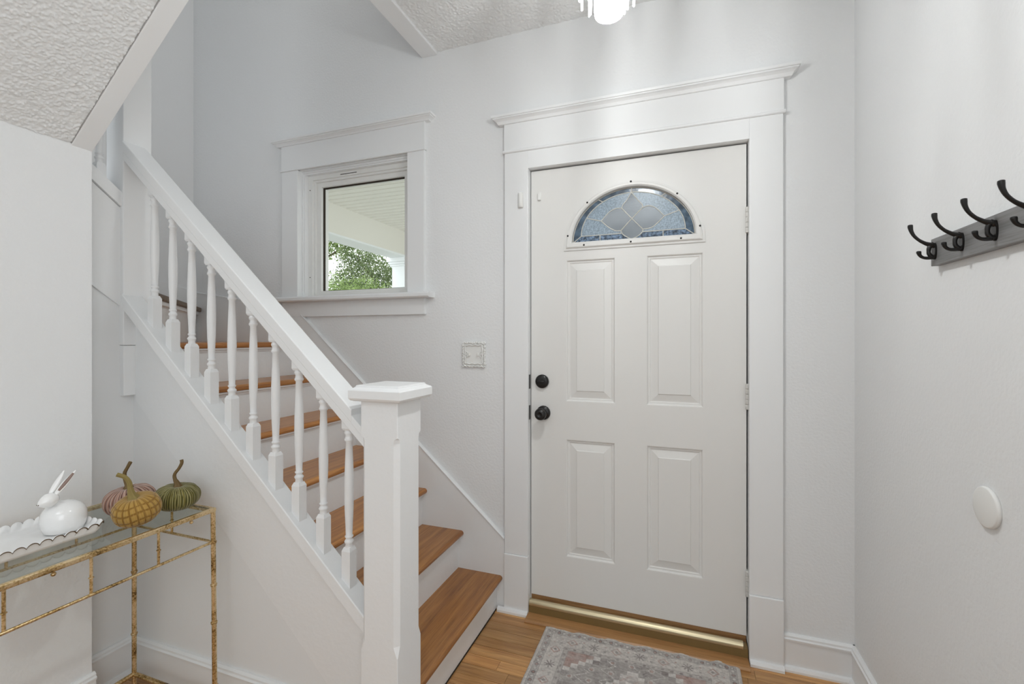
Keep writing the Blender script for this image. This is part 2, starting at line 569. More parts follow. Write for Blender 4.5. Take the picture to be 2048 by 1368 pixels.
# trims that edge the stairwell
q = MB().loft([[(x, yy, z) for yy, z in ((-1.1150, 1.927 + 0.85 * (x - LX) - 0.0005), (-1.1120, 1.927 + 0.85 * (x - LX) - 0.0005), (-1.1120, 1.94 + 0.85 * (x - LX)), (-1.1150, 1.94 + 0.85 * (x - LX)))] for x in (LX + 0.002, XS - 0.02)])
q.build('cracked_caulk', M['caulk'], slope)
t = MB()
t.prism([(LX - 0.06, 1.927 - 0.06 * 0.85 - 0.004), (XS, CEIL - 0.006), (XS, CEIL + 0.03), (LX - 0.06, 1.927 + 0.0)], 'Y', -1.1125, LY + 0.002)
struct(t.build('trim_1', M['trim'], bevel=0.002), 'white board edging the sloped popcorn ceiling')
t = MB().box(-1.227, -1.139, LY, 0, CEIL - 0.012, CEIL + 0.08)
struct(t.build('trim_2', M['trim'], bevel=0.002), 'white board edging the flat popcorn ceiling')

# ------------------------------------------------------------------ floor with strips
fl = struct(MB().box(TX, RX, YB, 0.15, -0.06, -0.004).build('floor', M['gapdark']))
PW = 0.0572
row = 0
y = 0.0
plank_mesh = {}
while y > -3.2:
    x = TX - random.random() * 0.9
    while x < RX:
        ln = random.choice((0.55, 0.75, 0.95, 1.2, 1.5))
        a, b = max(x, TX), min(x + ln, RX)
        if b - a > 0.03:
            key = round(b - a, 3)
            cx = (a + b) / 2
            if key in plank_mesh:
                o = bpy.data.objects.new('plank', plank_mesh[key]); COL.objects.link(o)
                o.location = (cx, y - PW / 2, 0); attach(o, fl)
            else:
                h = (b - a) / 2 - 0.0005
                m_ = MB().box(-h, h, -PW / 2 + 0.0008, PW / 2 - 0.0008, -0.006, 0)
                o = m_.build('plank', M['oak']); o.location = (cx, y - PW / 2, 0); attach(o, fl)
                plank_mesh[key] = o.data
        x += ln
    y -= PW
    row += 1


# ------------------------------------------------------------------ baseboards
def base_prof(d):   # (out, z)
    return [(0, 0), (0.012, 0), (0.012, 0.112), (0.017, 0.115), (0.018, 0.122), (0.013, 0.126), (0.013, 0.133), (0.006, 0.139), (0, 0.139)]


def baseboard(name, p0, p1, out, mats='trim', shoe=True):
    p0 = Vector((*p0, 0)); p1 = Vector((*p1, 0)); o = Vector((*out, 0))
    m = MB()
    pr = base_prof(0)
    m.loft([[tuple(p + o * a + Vector((0, 0, z))) for a, z in pr] for p in (p0, p1)])
    ob = struct(m.build(name, M[mats]))
    if shoe:
        s_ = MB()
        sp = [(0.010, 0), (0.026, 0), (0.026, 0.008), (0.021, 0.017), (0.010, 0.021)]
        s_.loft([[tuple(p + o * a + Vector((0, 0, z))) for a, z in sp] for p in (p0, p1)])
        s_.build('shoe_moulding', M[mats], ob)
    return ob


baseboard('baseboard_front', (0.3835, 0), (RX, 0), (0, -1))
baseboard('baseboard_right', (RX, 0), (RX, YB), (-1, 0))
baseboard('baseboard_left', (LX, YB), (LX, LY + 0.006), (1, 0))
baseboard('baseboard_flight', (TX, LY), (TX, SY), (1, 0))
baseboard('baseboard_stair', (TX, SY), (-0.86, SY), (0, -1), shoe=False)

# ------------------------------------------------------------------ door trim and door
def crown(m, x0, x1, yb, prof):
    rings = [[(x0 - p, yb + 0.0, z), (x0 - p, yb - p, z), (x1 + p, yb - p, z), (x1 + p, yb + 0.0, z)] for p, z in prof]
    return m.loft(rings)


DT = sempty('trim_3', (-0.2, 0, 0), 'white door casing with a crowned head and plinth blocks')
cy = -0.020
MB().box(-0.771, -0.6545, cy, 0.002, 0.271, 2.155).build('side_casing', M['trim'], DT, 0.0025)
MB().box(0.2656, 0.3835, cy, 0.002, 0.271, 2.155).build('side_casing', M['trim'], DT, 0.0025)
MB().box(-0.6545, 0.2656, cy, 0.002, 2.073, 2.155).build('head_casing', M['trim'], DT, 0.0008)
MB().box(-0.773, 0.386, cy - 0.001, 0.002, 2.168, 2.2925).build('head_casing', M['trim'], DT, 0.0015)
m = MB(); m.lathe([(0.0075, -0.778), (0.0075, 0.391)], (0, cy, 2.161), 'X', 12)
m.box(-0.776, 0.389, cy, 0.0, 2.154, 2.168)
m.build('bead_moulding', M['trim'], DT)
m = MB()
crown(m, -0.773, 0.384, 0.0, [(0.022, 2.290), (0.027, 2.291), (0.030, 2.297), (0.033, 2.303), (0.040, 2.309), (0.047, 2.312), (0.047, 2.317), (0.052, 2.318), (0.054, 2.328), (0.048, 2.331), (0.0, 2.331)])
m.build('crown_moulding', M['trim'], DT)
for a, b in ((-0.7715, -0.653), (0.2645, 0.3845)):
    MB().box(a, b, -0.027, 0.002, 0.0, 0.271).build('plinth_block', M['trim'], DT, 0.003)
for a, b in ((-0.80, -0.653), (0.266, 0.3845)):
    sp = [(-0.027, 0), (-0.043, 0), (-0.043, 0.010), (-0.037, 0.019), (-0.027, 0.021)]
    MB().prism(sp, 'X', a, b).build('shoe_moulding', M['trim'], DT)
m = MB()
m.box(-0.672, -0.6545, 0.0, 0.15, 0, 2.092); m.box(0.2656, 0.284, 0.0, 0.15, 0, 2.092); m.box(-0.672, 0.284, 0.0, 0.15, 2.0745, 2.092)
m.build('jamb', M['trim'], DT)
m = MB()
m.box(-0.6545, -0.640, 0.066, 0.09, 0.02, 2.0745); m.box(0.251, 0.2656, 0.066, 0.09, 0.02, 2.0745); m.box(-0.6545, 0.2656, 0.066, 0.09, 2.058, 2.0745)
m.build('door_stop', M['gapdark'], DT)
# strike plates on the jamb edge
for z in (1.081, 0.937):
    MB().box(-0.658, -0.6535, -0.004, 0.017, z - 0.033, z + 0.033).build('strike_plate', M['black'], DT)

DX0, DX1, DZ0, DZ1 = -0.6505, 0.2600, 0.080, 2.0690
DY = 0.020; DB = 0.064
door = MB()
PL = [(-0.483, -0.262), (-0.128, 0.099)]
PZ = [(0.282, 0.820), (0.995, 1.642)]
FC = -0.193      # fanlight centre
FZ = 1.712
FA, FB = 0.272, 0.245
door.box(DX0, DX1, DY, DB, DZ0, PZ[0][0])
door.box(DX0, DX1, DY, DB, PZ[0][1], PZ[1][0])
door.box(DX0, DX1, DY, DB, PZ[1][1], FZ)
for z0, z1 in PZ:
    door.box(DX0, PL[0][0], DY, DB, z0, z1); door.box(PL[0][1], PL[1][0], DY, DB, z0, z1); door.box(PL[1][1], DX1, DY, DB, z0, z1)
arcp = [(FC + FA * math.cos(a), FZ + FB * math.sin(a)) for a in [math.pi * i / 40 for i in range(41)]]
door.prism([(FC, DZ1), (DX1, DZ1), (DX1, FZ)] + arcp[:21], 'Y', DY, DB)
door.prism(arcp[20:] + [(DX0, FZ), (DX0, DZ1), (FC, DZ1)], 'Y', DY, DB)
D = struct(door.build('door_1', M['door']), 'white four-panel entry door with a leaded fanlight')
for x0, x1 in PL:
    for z0, z1 in PZ:
        m = MB(); rings = []
        for ins, yy in ((0, DY), (0.003, DY + 0.001), (0.007, DY + 0.008), (0.013, DY + 0.008), (0.016, DY + 0.0105), (0.019, DY + 0.0105), (0.047, DY + 0.004), (0.050, DY + 0.001), (0.054, DY + 0.001)):
            rings.append([(x0 + ins, yy, z0 + ins), (x1 - ins, yy, z0 + ins), (x1 - ins, yy, z1 - ins), (x0 + ins, yy, z1 - ins)])
        m.loft(rings, True, False)
        m.add(rings[-1], [(0, 1, 2, 3)])
        m.box(x0, x1, DY + 0.016, DB, z0, z1)
        m.build('panel', M['door'], D)

# fanlight: frame
fan = []
def arch(a, b, z0, zb, n=36):      # closed outline: flat sill at zb, half ellipse above z0
    return [(FC + a, zb)] + [(FC + a * math.cos(math.pi * i / n), z0 + b * math.sin(math.pi * i / n)) for i in range(n + 1)] + [(FC - a, zb)]
GA, GB, GZ = 0.2615, 0.2275, 1.720
def ringat(a, b, z0, zb, yy): return [(x, yy, z) for x, z in arch(a, b, z0, zb)]
m = MB()
m.loft([ringat(0.300, 0.270, 1.703, 1.684, DY), ringat(0.300, 0.270, 1.703, 1.684, DY - 0.005), ringat(0.289, 0.259, 1.706, 1.693, DY - 0.006),
        ringat(0.287, 0.257, 1.707, 1.695, DY - 0.011), ringat(0.281, 0.250, 1.711, 1.699, DY - 0.014), ringat(0.268, 0.235, 1.718, 1.714, DY - 0.014),
        ringat(GA, GB, GZ, GZ, DY - 0.008), ringat(GA, GB, GZ, GZ, DY + 0.03)], True, False)
FR = m.build('fanlight', M['door'], D)
for (u, z) in [(0.0, 1.966), (-0.190, 1.893), (0.190, 1.893), (-0.279, 1.750), (0.279, 1.750), (-0.205, 1.704), (0.0, 1.704), (0.205, 1.704)]:
    MB().lathe([(0.0, -0.0148), (0.0042, -0.0145), (0.0042, -0.008)], (FC + u, DY, z), 'Y', 10).build('screw', M['black'], FR)

# leaded glass: all outlines in the plane of the door, measured from the photograph's drawing
def P_im(cx_, cy_):
    u, v = 1120 + cx_ / 6.606, 350 + cy_ / 6.606
    th = math.radians(19.89)
    s = (u - 1024) / 917.5
    dx = -math.sin(th) + s * math.cos(th); dy = math.cos(th) + s * math.sin(th); dz = -(v - 678.3) / 917.5
    k = (DY + 0.012 + 2.045) / dy
    return (dx * k, 1.28 + dz * k)
def Q(*pts): return [P_im(*p) for p in pts]
def smoothline(pts, n=6):
    out = []
    for i in range(len(pts) - 1):
        p0 = pts[max(i - 1, 0)]; p1 = pts[i]; p2 = pts[i + 1]; p3 = pts[min(i + 2, len(pts) - 1)]
        for k in range(n):
            t = k / n
            out.append(tuple(0.5 * ((2 * p1[d]) + (-p0[d] + p2[d]) * t + (2 * p0[d] - 5 * p1[d] + 4 * p2[d] - p3[d]) * t * t + (-p0[d] + 3 * p1[d] - 3 * p2[d] + p3[d]) * t ** 3) for d in (0, 1)))
    return out + [pts[-1]]
def ell(a, b, z0, t0, t1, n=14):
    return [(FC + a * math.cos(t0 + (t1 - t0) * i / n), z0 + b * math.sin(t0 + (t1 - t0) * i / n)) for i in range(n + 1)]
IA, IB, IZ = 0.2225, 0.178, 1.7485
pi = math.pi
TL, TR = math.radians(124), math.radians(56)
aL, aR = math.radians(153), math.radians(27)
innerL1 = ell(IA, IB, IZ, pi, aL, 8); innerL2 = ell(IA, IB, IZ, aL, TL, 8); innerL3 = ell(IA, IB, IZ, TL, pi / 2, 8)
innerR3 = ell(IA, IB, IZ, pi / 2, TR, 8); innerR2 = ell(IA, IB, IZ, TR, aR, 8); innerR1 = ell(IA, IB, IZ, aR, 0, 8)
topc = innerR3[0]
o_l = ell(GA, GB, GZ, pi, TL, 12); o_lt = ell(GA, GB, GZ, TL, pi / 2, 10); o_rt = ell(GA, GB, GZ, pi / 2, TR, 10); o_r = ell(GA, GB, GZ, TR, 0, 12)
A = Q((815, 440))[0]; B = Q((1090, 430))[0]; Cc = Q((950, 575))[0]; Dd = Q((805, 735))[0]; Ee = Q((1095, 715))[0]; Fb = (FC + 0.0015, GZ + 0.001)
dTL = smoothline([topc] + Q((880, 335), (830, 395)) + [A]); dTR = smoothline([topc] + Q((1030, 330), (1085, 385)) + [B])
Lp = Q((545, 610))[0]; Rp = Q((1380, 540))[0]
lU = smoothline([A] + Q((730, 445), (640, 500)) + [Lp]); lD = smoothline([Lp] + Q((640, 690), (730, 735)) + [Dd])
rU = smoothline([B] + Q((1170, 405), (1265, 435)) + [Rp]); rD = smoothline([Rp] + Q((1290, 630), (1205, 695)) + [Ee])
bL = smoothline([Dd] + Q((830, 785), (900, 828)) + [Fb]); bR = smoothline([Ee] + Q((1080, 765), (1010, 818)) + [Fb])
iL = innerL1[0]; iR = innerR1[-1]
def at_z(line, z):
    for a, b in zip(line[:-1], line[1:]):
        if (a[1] - z) * (b[1] - z) <= 0 and a[1] != b[1]:
            t = (z - a[1]) / (b[1] - a[1]); return (a[0] + (b[0] - a[0]) * t, z)
    return line[0]
bLi = at_z(bL, IZ); bRi = at_z(bR, IZ)
xl, xr = -0.330, -0.060
cl_ = (GA * 0.985)
outL = (FC - GA, GZ); outR = (FC + GA, GZ)
def below(line, z): return [p for p in line if p[1] < z]
def above(line, z): return [p for p in line if p[1] > z]
panes = [
    ('paneblue', o_l + innerL2[::-1] + innerL1[::-1][1:]),
    ('paneblue', o_lt + innerL3[::-1]),
    ('paneblue', o_rt + innerR3[::-1]),
    ('paneblue', o_r + [iR] + (innerR2 + innerR1[1:])[::-1][1:]),
    ('panetex', innerL2 + innerL3[1:] + dTL[1:] + lU[1:]),
    ('panetex', innerR3 + innerR2[1:] + rU[::-1] + dTR[::-1][1:-1]),
    ('panetex', innerL1 + lD + above(bL, IZ)[1:] + [bLi]),
    ('panetex', innerR1 + [bRi] + above(bR, IZ)[::-1][:-1] + rD[::-1]),
    ('pane', dTL + [Cc] + dTR[::-1][:-1]),
    ('pane', [Cc, Dd] + bL[1:] + bR[::-1][1:]),
    ('pane', [Cc] + lU + lD[1:]),
    ('pane', [Cc] + rU + rD[1:]),
    ('panemottle', [outL, iL, (xl, IZ), (xl, GZ)]),
    ('panemottle', [(xl, GZ), (xl, IZ), bLi] + below(bL, IZ)),
    ('panemottle', below(bR, IZ)[::-1] + [bRi, (xr, IZ), (xr, GZ)]),
    ('panemottle', [(xr, GZ), (xr, IZ), iR, outR]),
]
for mt, poly in panes:
    MB().prism(poly, 'Y', DY + 0.012, DY + 0.016).build('pane', M[mt], FR)
cm = MB()
def came(line, r=0.0021):
    cm.tube([(x, DY + 0.0115, z) for x, z in line], r, 6)
came(innerL1 + innerL2[1:] + innerL3[1:]); came(innerR3 + innerR2[1:] + innerR1[1:])
for ln in (dTL, dTR, lU, lD, rU, rD, bL, bR, [A, Cc, Ee], [B, Cc, Dd], [iL, bLi], [bRi, iR], [iL, outL], [iR, outR],
           [Lp, innerL2[0]], [Rp, innerR2[-1]], [innerL3[0], o_lt[0]], [innerR2[0], o_r[0]], [topc, o_rt[0]],
           [(xl, IZ), (xl, GZ)], [(xr, IZ), (xr, GZ)]):
    came(ln)
came([(FC + (GA - 0.002) * math.cos(pi * i / 36), GZ + (GB - 0.002) * math.sin(pi * i / 36)) for i in range(37)], 0.0018)
cm.build('came', M['came'], FR)

# knob, deadbolt, hinges
K = MB().lathe([(0.0, 0.0), (0.033, 0.0), (0.033, -0.006), (0.029, -0.011), (0.017, -0.014), (0.0, -0.014)], (-0.590, DY, 0.937), 'Y', 32).build('doorknob', M['black'], D)
MB().lathe([(0.013, -0.012), (0.012, -0.030), (0.019, -0.037), (0.0265, -0.046), (0.0275, -0.056), (0.0245, -0.065), (0.015, -0.070), (0.009, -0.071), (0.0085, -0.069), (0.0, -0.069)], (-0.590, DY, 0.937), 'Y', 32).build('knob', M['black'], K)
K = MB().lathe([(0.0, 0.0), (0.032, 0.0), (0.032, -0.009), (0.028, -0.015), (0.020, -0.017), (0.0, -0.017)], (-0.596, DY, 1.083), 'Y', 32).build('deadbolt', M['black'], D)
m = MB(); m.ball((-0.596, DY - 0.022, 1.083), (0.019, 0.009, 0.006), 14, 8)
m.build('thumb_turn', M['black'], K)
for z0, z1 in ((1.708, 1.812), (0.997, 1.100), (0.246, 0.348)):
    H = MB()
    n = 5; h = (z1 - z0) / n
    for i in range(n):
        H.lathe([(0.0, 0.0), (0.0062, 0.0), (0.0066, 0.002), (0.0066, h - 0.003), (0.0062, h - 0.001), (0.0, h - 0.001)], (0.2618, DY - 0.010, z0 + i * h), 'Z', 14)
    H.box(0.2605, 0.2656, DY - 0.010, DY + 0.02, z0, z1)
    H.build('hinge', M['nickel'], D)

# door sensor pair
m = MB()
ring = lambda x0, x1, y, z0, z1: [(x0, y, z0), (x1, y, z0), (x1, y, z1), (x0, y, z1)]
so = MB().lathe([(0.0, 0), (0.011, 0), (0.0125, 0.002), (0.0125, 0.066), (0.011, 0.068), (0.0, 0.068)], (-0.688, cy - 0.004, 1.892), 'Z', 20).build('alarm_sensor', M['plastic'])
tag(so, 'rounded white alarm sensor on the left door casing', 'sensor')
so = MB().box(-0.6155, -0.601, DY - 0.013, DY, 1.928, 1.963).build('sensor_magnet', M['plastic'], None, 0.002)
tag(so, 'tiny white sensor magnet stuck on the door beside the fanlight', 'magnet')

# threshold
TH = sempty('trim_4', (-0.2, -0.02, 0), 'oak sill and brass threshold under the door')
MB().prism([(-0.0805, 0), (-0.0805, 0.006), (-0.073, 0.012), (0.15, 0.014), (0.15, 0)], 'X', -0.653, 0.262).build('sill_board', M['sill'], TH, 0.001)
m = MB()
m.prism([(-0.014, 0.012), (-0.012, 0.046), (0.1, 0.050), (0.1, 0.012)], 'X', -0.652, 0.262)
m.build('threshold_riser', M['agedbrass'], TH)
pr = [(-0.0135, 0.044)] + [(0.004 - 0.018 * math.cos(a), 0.050 + 0.018 * math.sin(a)) for a in [pi * i / 10 for i in range(11)]] + [(0.05, 0.054), (0.05, 0.044)]
m = MB().prism(pr, 'X', -0.651, 0.245)
m.build('brass_cap', M['brass'], TH)
m = MB().box(-0.648, 0.258, DY - 0.003, DY + 0.004, 0.058, 0.082)
m.build('door_sweep', M['sill'], TH)

# ------------------------------------------------------------------ window
WN = sempty('window_1', (-1.67, 0, 1.5), 'white framed stair window looking onto the porch')
MB().box(-2.138, -2.022, cy, 0.002, 1.515, 2.236).build('side_casing', M['trim'], WN, 0.0025)
MB().box(-1.304, -1.203, cy, 0.002, 1.515, 2.236).build('side_casing', M['trim'], WN, 0.0025)
MB().box(-2.140, -1.201, cy - 0.002, 0.002, 2.240, 2.382).build('head_casing', M['trim'], WN, 0.002)
m = MB(); m.lathe([(0.0045, -2.142), (0.0045, -1.199)], (0, cy - 0.002, 2.238), 'X', 10); m.build('bead_moulding', M['trim'], WN)
m = MB()
crown(m, -2.138, -1.203, 0.0, [(0.022, 2.378), (0.028, 2.379), (0.031, 2.385), (0.039, 2.392), (0.046, 2.395), (0.046, 2.399), (0.052, 2.400), (0.054, 2.409), (0.048, 2.412), (0.0, 2.412)])
m.build('crown_moulding', M['trim'], WN)
m = MB().prism([(0.05, 1.489), (-0.058, 1.489), (-0.064, 1.495), (-0.064, 1.509), (-0.058, 1.516), (0.05, 1.518)], 'X', -2.185, -1.155)
m.build('stool', M['trim'], WN, 0.001)
MB().box(-2.138, -1.203, -0.018, 0.002, 1.406, 1.490).build('apron', M['trim'], WN, 0.002)
def rect_ring(m, o, i, yf, yb):
    ro = lambda y: [(o[0], y, o[2]), (o[1], y, o[2]), (o[1], y, o[3]), (o[0], y, o[3])]
    ri = lambda y: [(i[0], y, i[2]), (i[1], y, i[2]), (i[1], y, i[3]), (i[0], y, i[3])]
    m.loft([ro(yb), ro(yf), ri(yf), ri(yb)], True, False)
m = MB()
rect_ring(m, (-2.03, -1.295, 1.49, 2.24), (-2.0215, -1.3045, 1.50, 2.2335), -0.002, 0.15)
rect_ring(m, (-2.022, -1.304, 1.50, 2.233), (-2.012, -1.314, 1.51, 2.223), 0.012, 0.15)
rect_ring(m, (-2.012, -1.314, 1.51, 2.223), (-2.004, -1.322, 1.518, 2.215), 0.018, 0.15)
m.build('jamb', M['trim'], WN)
m = MB()
rect_ring(m, (-2.006, -1.320, 1.516, 2.217), (-1.972, -1.340, 1.530, 2.190), 0.042, 0.12)
rect_ring(m, (-1.973, -1.339, 1.529, 2.191), (-1.958, -1.350, 1.540, 2.178), 0.050, 0.12)
rect_ring(m, (-1.959, -1.349, 1.539, 2.179), (-1.928, -1.372, 1.556, 2.152), 0.062, 0.12)
FRM = m.build('sash', M['plastic'], WN, 0.0015)
m = MB(); rect_ring(m, (-1.929, -1.371, 1.555, 2.153), (-1.9225, -1.3775, 1.5595, 2.1465), 0.078, 0.09)
m.build('gasket', M['gapdark'], FRM)
MB().box(-1.93, -1.37, 0.082, 0.086, 1.554, 2.154).build('pane', M['glass'], WN)
MB().box(-1.775, -1.665, 0.0405, 0.044, 2.1995, 2.2025).build('vent_slot', M['gapdark'], WN)
for (x, yy, z) in ((-1.990, 0.0415, 2.135), (-1.990, 0.0415, 1.635)):
    MB().lathe([(0.0, -0.001), (0.003, -0.0008), (0.003, 0.002)], (x, yy, z), 'Y', 8).build('screw', M['gapdark'], WN)

# ------------------------------------------------------------------ stair
ST = thing('staircase', 'white painted staircase with varnished wooden treads climbing beside the front wall', 'staircase', (-1.2, -0.45, 0))
RUN, RISE = 0.2035, 0.184
def nx(k): return -0.782 - RUN * (k - 1)
def tz(k): return 0.160 + RISE * (k - 1)
TY0 = -0.852
def tread_prof(xn, xb, z, th=0.027):
    r = th / 2
    return [(xb, z - th), (xn - r, z - th)] + [(xn - r + r * math.sin(a), z - r - r * math.cos(a)) for a in [pi * i / 8 for i in range(1, 8)]] + [(xn - r, z), (xb, z)]
for k in range(1, 7):
    z = tz(k)
    MB().prism(tread_prof(nx(k), nx(k + 1) - 0.03, z), 'Y', TY0, -0.016).build('tread', M['fir'], ST)
for k in range(1, 8):
    zb = tz(k - 1) if k > 1 else 0
    xr_ = nx(k) - 0.028
    MB().box(xr_ - 0.016, xr_, TY0, -0.016, zb, tz(k) - 0.027).build('riser', M['stairwhite'], ST)
    zc = tz(k) - 0.027
    cv = [(xr_, zc), (xr_ + 0.017, zc), (xr_ + 0.016, zc - 0.006), (xr_ + 0.007, zc - 0.011), (xr_ + 0.004, zc - 0.019), (xr_, zc - 0.019)]
    MB().prism(cv, 'Y', TY0, -0.016).build('cove_moulding', M['stairwhite'], ST)
MB().box(nx(1) - 0.03, nx(1) - 0.0255, TY0, -0.03, 0.0002, 0.006).build('dark_joint', M['gapdark'], ST)
# landing (seventh tread) and the winders round the post
z7 = tz(7)
MB().prism(tread_prof(nx(7), nx(7) - 0.1, z7), 'Y', TY0, -0.016).build('tread', M['fir'], ST)
MB().prism([(nx(7) - 0.09, -0.82), (nx(7) - 0.09, -0.016), (EX, -0.016), (EX, -0.82)], 'Z', z7 - 0.027, z7 - 0.0005).build('landing_board', M['fir'], ST)
za = 1.476
pa, pb = Vector((-2.03, -0.80)), Vector((-2.83, -0.018))
d_ = (pb - pa).normalized(); nrm = Vector((d_.y, -d_.x)) * 1.0
if nrm.x < 0: nrm = -nrm
def off(p, a): q = Vector(p) + nrm * a; return (q.x, q.y)
m = MB().prism([off(pa, 0.0), off(pb, 0.0), off(pb, -0.016), off(pa, -0.016)], 'Z', z7, za - 0.027); m.build('riser', M['stairwhite'], ST)
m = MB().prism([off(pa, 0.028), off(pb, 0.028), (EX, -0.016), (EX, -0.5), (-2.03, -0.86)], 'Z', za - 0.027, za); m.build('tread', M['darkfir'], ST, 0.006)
m = MB().prism([off(pa, 0.015), off(pb, 0.015), off(pb, 0), off(pa, 0)], 'Z', za - 0.045, za - 0.027); m.build('cove_moulding', M['stairwhite'], ST)
m = MB().prism([(-2.03, -0.84), (EX, -0.50), (EX, -0.516), (-2.03, -0.856)], 'Z', za, za + 0.16); m.build('riser', M['stairwhite'], ST)
m = MB().prism([(-2.02, -0.82), (EX, -0.47), (EX, -0.95), (-2.02, -0.95)], 'Z', za + 0.16, za + 0.187); m.build('tread', M['fir'], ST)
# skirt board on the front wall and round the landing
def sk(x): return 0.729 - 0.8816 * (x + 1.225)
m = MB()
m.prism([(-0.7725, 0.0), (-0.7725, sk(-0.7725)), (-1.99, sk(-1.99)), (-2.04, 1.452), (EX, 1.575), (EX, 1.1), (-1.9, 0.9), (-0.95, 0.0)], 'Y', -0.017, 0.0)
m.build('skirt_board', M['trim'], ST, 0.001)
m = MB()
m.loft([[(x, yy, z) for yy, z in ((-0.0, sk(x) + 0.0), (-0.020, sk(x) + 0.0), (-0.021, sk(x) + 0.006), (-0.010, sk(x) + 0.010), (0.0, sk(x) + 0.010))] for x in (-0.773, -2.0)])
m.loft([[(x, yy, z_ + dz) for yy, dz in ((0.0, 0.0), (-0.0195, 0.0), (-0.0195, 0.006), (0.0, 0.009))] for x, z_ in ((-2.035, 1.449), (EX, 1.573))])
m.build('skirt_cap', M['trim'], ST)
m = MB().prism([(0.0, 1.1), (0.0, 1.580), (-0.3, 1.640), (-0.8, 1.70), (-0.8, 1.1)], 'X', EX, EX + 0.015)
m.build('skirt_board', M['trim'], ST, 0.001)
# stringer boards on the open side
m = MB()
zl = lambda x: cap_z(x) - 0.047
m.prism([(TX + 0.022, zl(TX + 0.022)), (-0.80, zl(-0.80)), (-0.80, 0.0), (-0.845, 0.0), (TX + 0.022, zl(TX + 0.022) - 0.355)], 'Y', SY - 0.007, SY + 0.002)
m.build('stringer', M['stairwhite'], ST, 0.001)
m = MB()
shoe = [(-0.925, -0.050), (-0.925, -0.003), (-0.922, 0.0), (-0.858, 0.0), (-0.855, -0.003), (-0.855, -0.050)]
m.loft([[(x, yy, cap_z(x) + h) for yy, h in shoe] for x in (-1.962, -0.80)])
m.build('stringer_cap', M['stairwhite'], ST, 0.001)
m = MB()
m.prism([(-0.80, 0.0), (-0.80, cap_z(-0.80) - 0.05), (-1.97, cap_z(-1.97) - 0.05), (-1.97, 0.9)], 'Y', -0.858, -0.852)
m.build('inner_stringer', M['stairwhite'], ST)
# upper flight: stringer on the side wall
uz = lambda yv: 1.834 - 0.79 * (yv + 0.92)
m = MB()
m.prism([(-0.918, uz(-0.918) - 0.055), (-0.918, uz(-0.918)), (-1.9, uz(-1.9)), (-1.9, uz(-1.9) - 0.055)], 'X', TX - 0.06, TX + 0.016)
m.build('stringer_cap', M['stairwhite'], ST, 0.001)
m = MB()
m.prism([(-0.918, uz(-0.918) - 0.43), (-0.918, uz(-0.918) - 0.058), (LY, uz(LY) - 0.058), (LY, uz(LY) - 0.43)], 'X', TX, TX + 0.007)
m.build('stringer', M['stairwhite'], ST, 0.001)

# ------------------------------------------------------------------ railing
RL = thing('stair_railing', 'white wooden stair railing with turned balusters and a square capped newel', 'railing', (-0.8, -0.888, 0))
NX0, NX1, NY0, NY1 = -0.860, -0.736, -0.950, -0.826
def oct_(c_, z, g=0.0):
    x0, x1, y0, y1 = NX0 - g, NX1 + g, NY0 - g, NY1 + g
    return [(x0 + c_, y0, z), (x1 - c_, y0, z), (x1, y0 + c_, z), (x1, y1 - c_, z), (x1 - c_, y1, z), (x0 + c_, y1, z), (x0, y1 - c_, z), (x0, y0 + c_, z)]
m = MB()
m.loft([oct_(0.002, 0.0), oct_(0.002, 0.385), oct_(0.0135, 0.415), oct_(0.0135, 0.985), oct_(0.011, 0.996), oct_(0.002, 1.002), oct_(0.002, 1.104)])
NP = m.build('newel_post', M['stairwhite'], RL)
m = MB()
def sq(g, z): return [(NX0 - g, NY0 - g, z), (NX1 + g, NY0 - g, z), (NX1 + g, NY1 + g, z), (NX0 - g, NY1 + g, z)]
m.loft([sq(0.014, 1.103), sq(0.021, 1.106), sq(0.025, 1.112), sq(0.025, 1.134), sq(0.022, 1.137), sq(0.011, 1.1425), sq(0.010, 1.146), sq(0.008, 1.148)])
m.build('cap', M['trim'], NP, 0.001)
YF, YK = -0.925, -0.842
prof = [(YF + 0.004, -0.043), (YF, -0.038), (YF, -0.004), (YF + 0.0012, -0.0012), (YF + 0.004, 0.0), (YK - 0.004, 0.0), (YK - 0.0012, -0.0012), (YK, -0.004), (YK, -0.038), (YK - 0.004, -0.043)]
m = MB(); m.loft([[(x, yy, rail_z(x) + h) for yy, h in prof] for x in (-1.961, -0.914)])
HR = m.build('handrail', M['trim'], RL)
prof = [(YF + 0.004, -0.072), (YF + 0.004, -0.043), (YK - 0.004, -0.043), (YK - 0.004, -0.072)]
m = MB(); m.loft([[(x, yy, rail_z(x) + h) for yy, h in prof] for x in (-1.961, -0.858)])
prof = [(YF + 0.001, -0.043), (YF + 0.001, -0.018), (YK - 0.001, -0.018), (YK - 0.001, -0.043)]
m.loft([[(x, yy, rail_z(x) + h) for yy, h in prof] for x in (-0.914, -0.858)])
m.build('under_rail', M['trim'], RL, 0.0015)
BY = -0.890
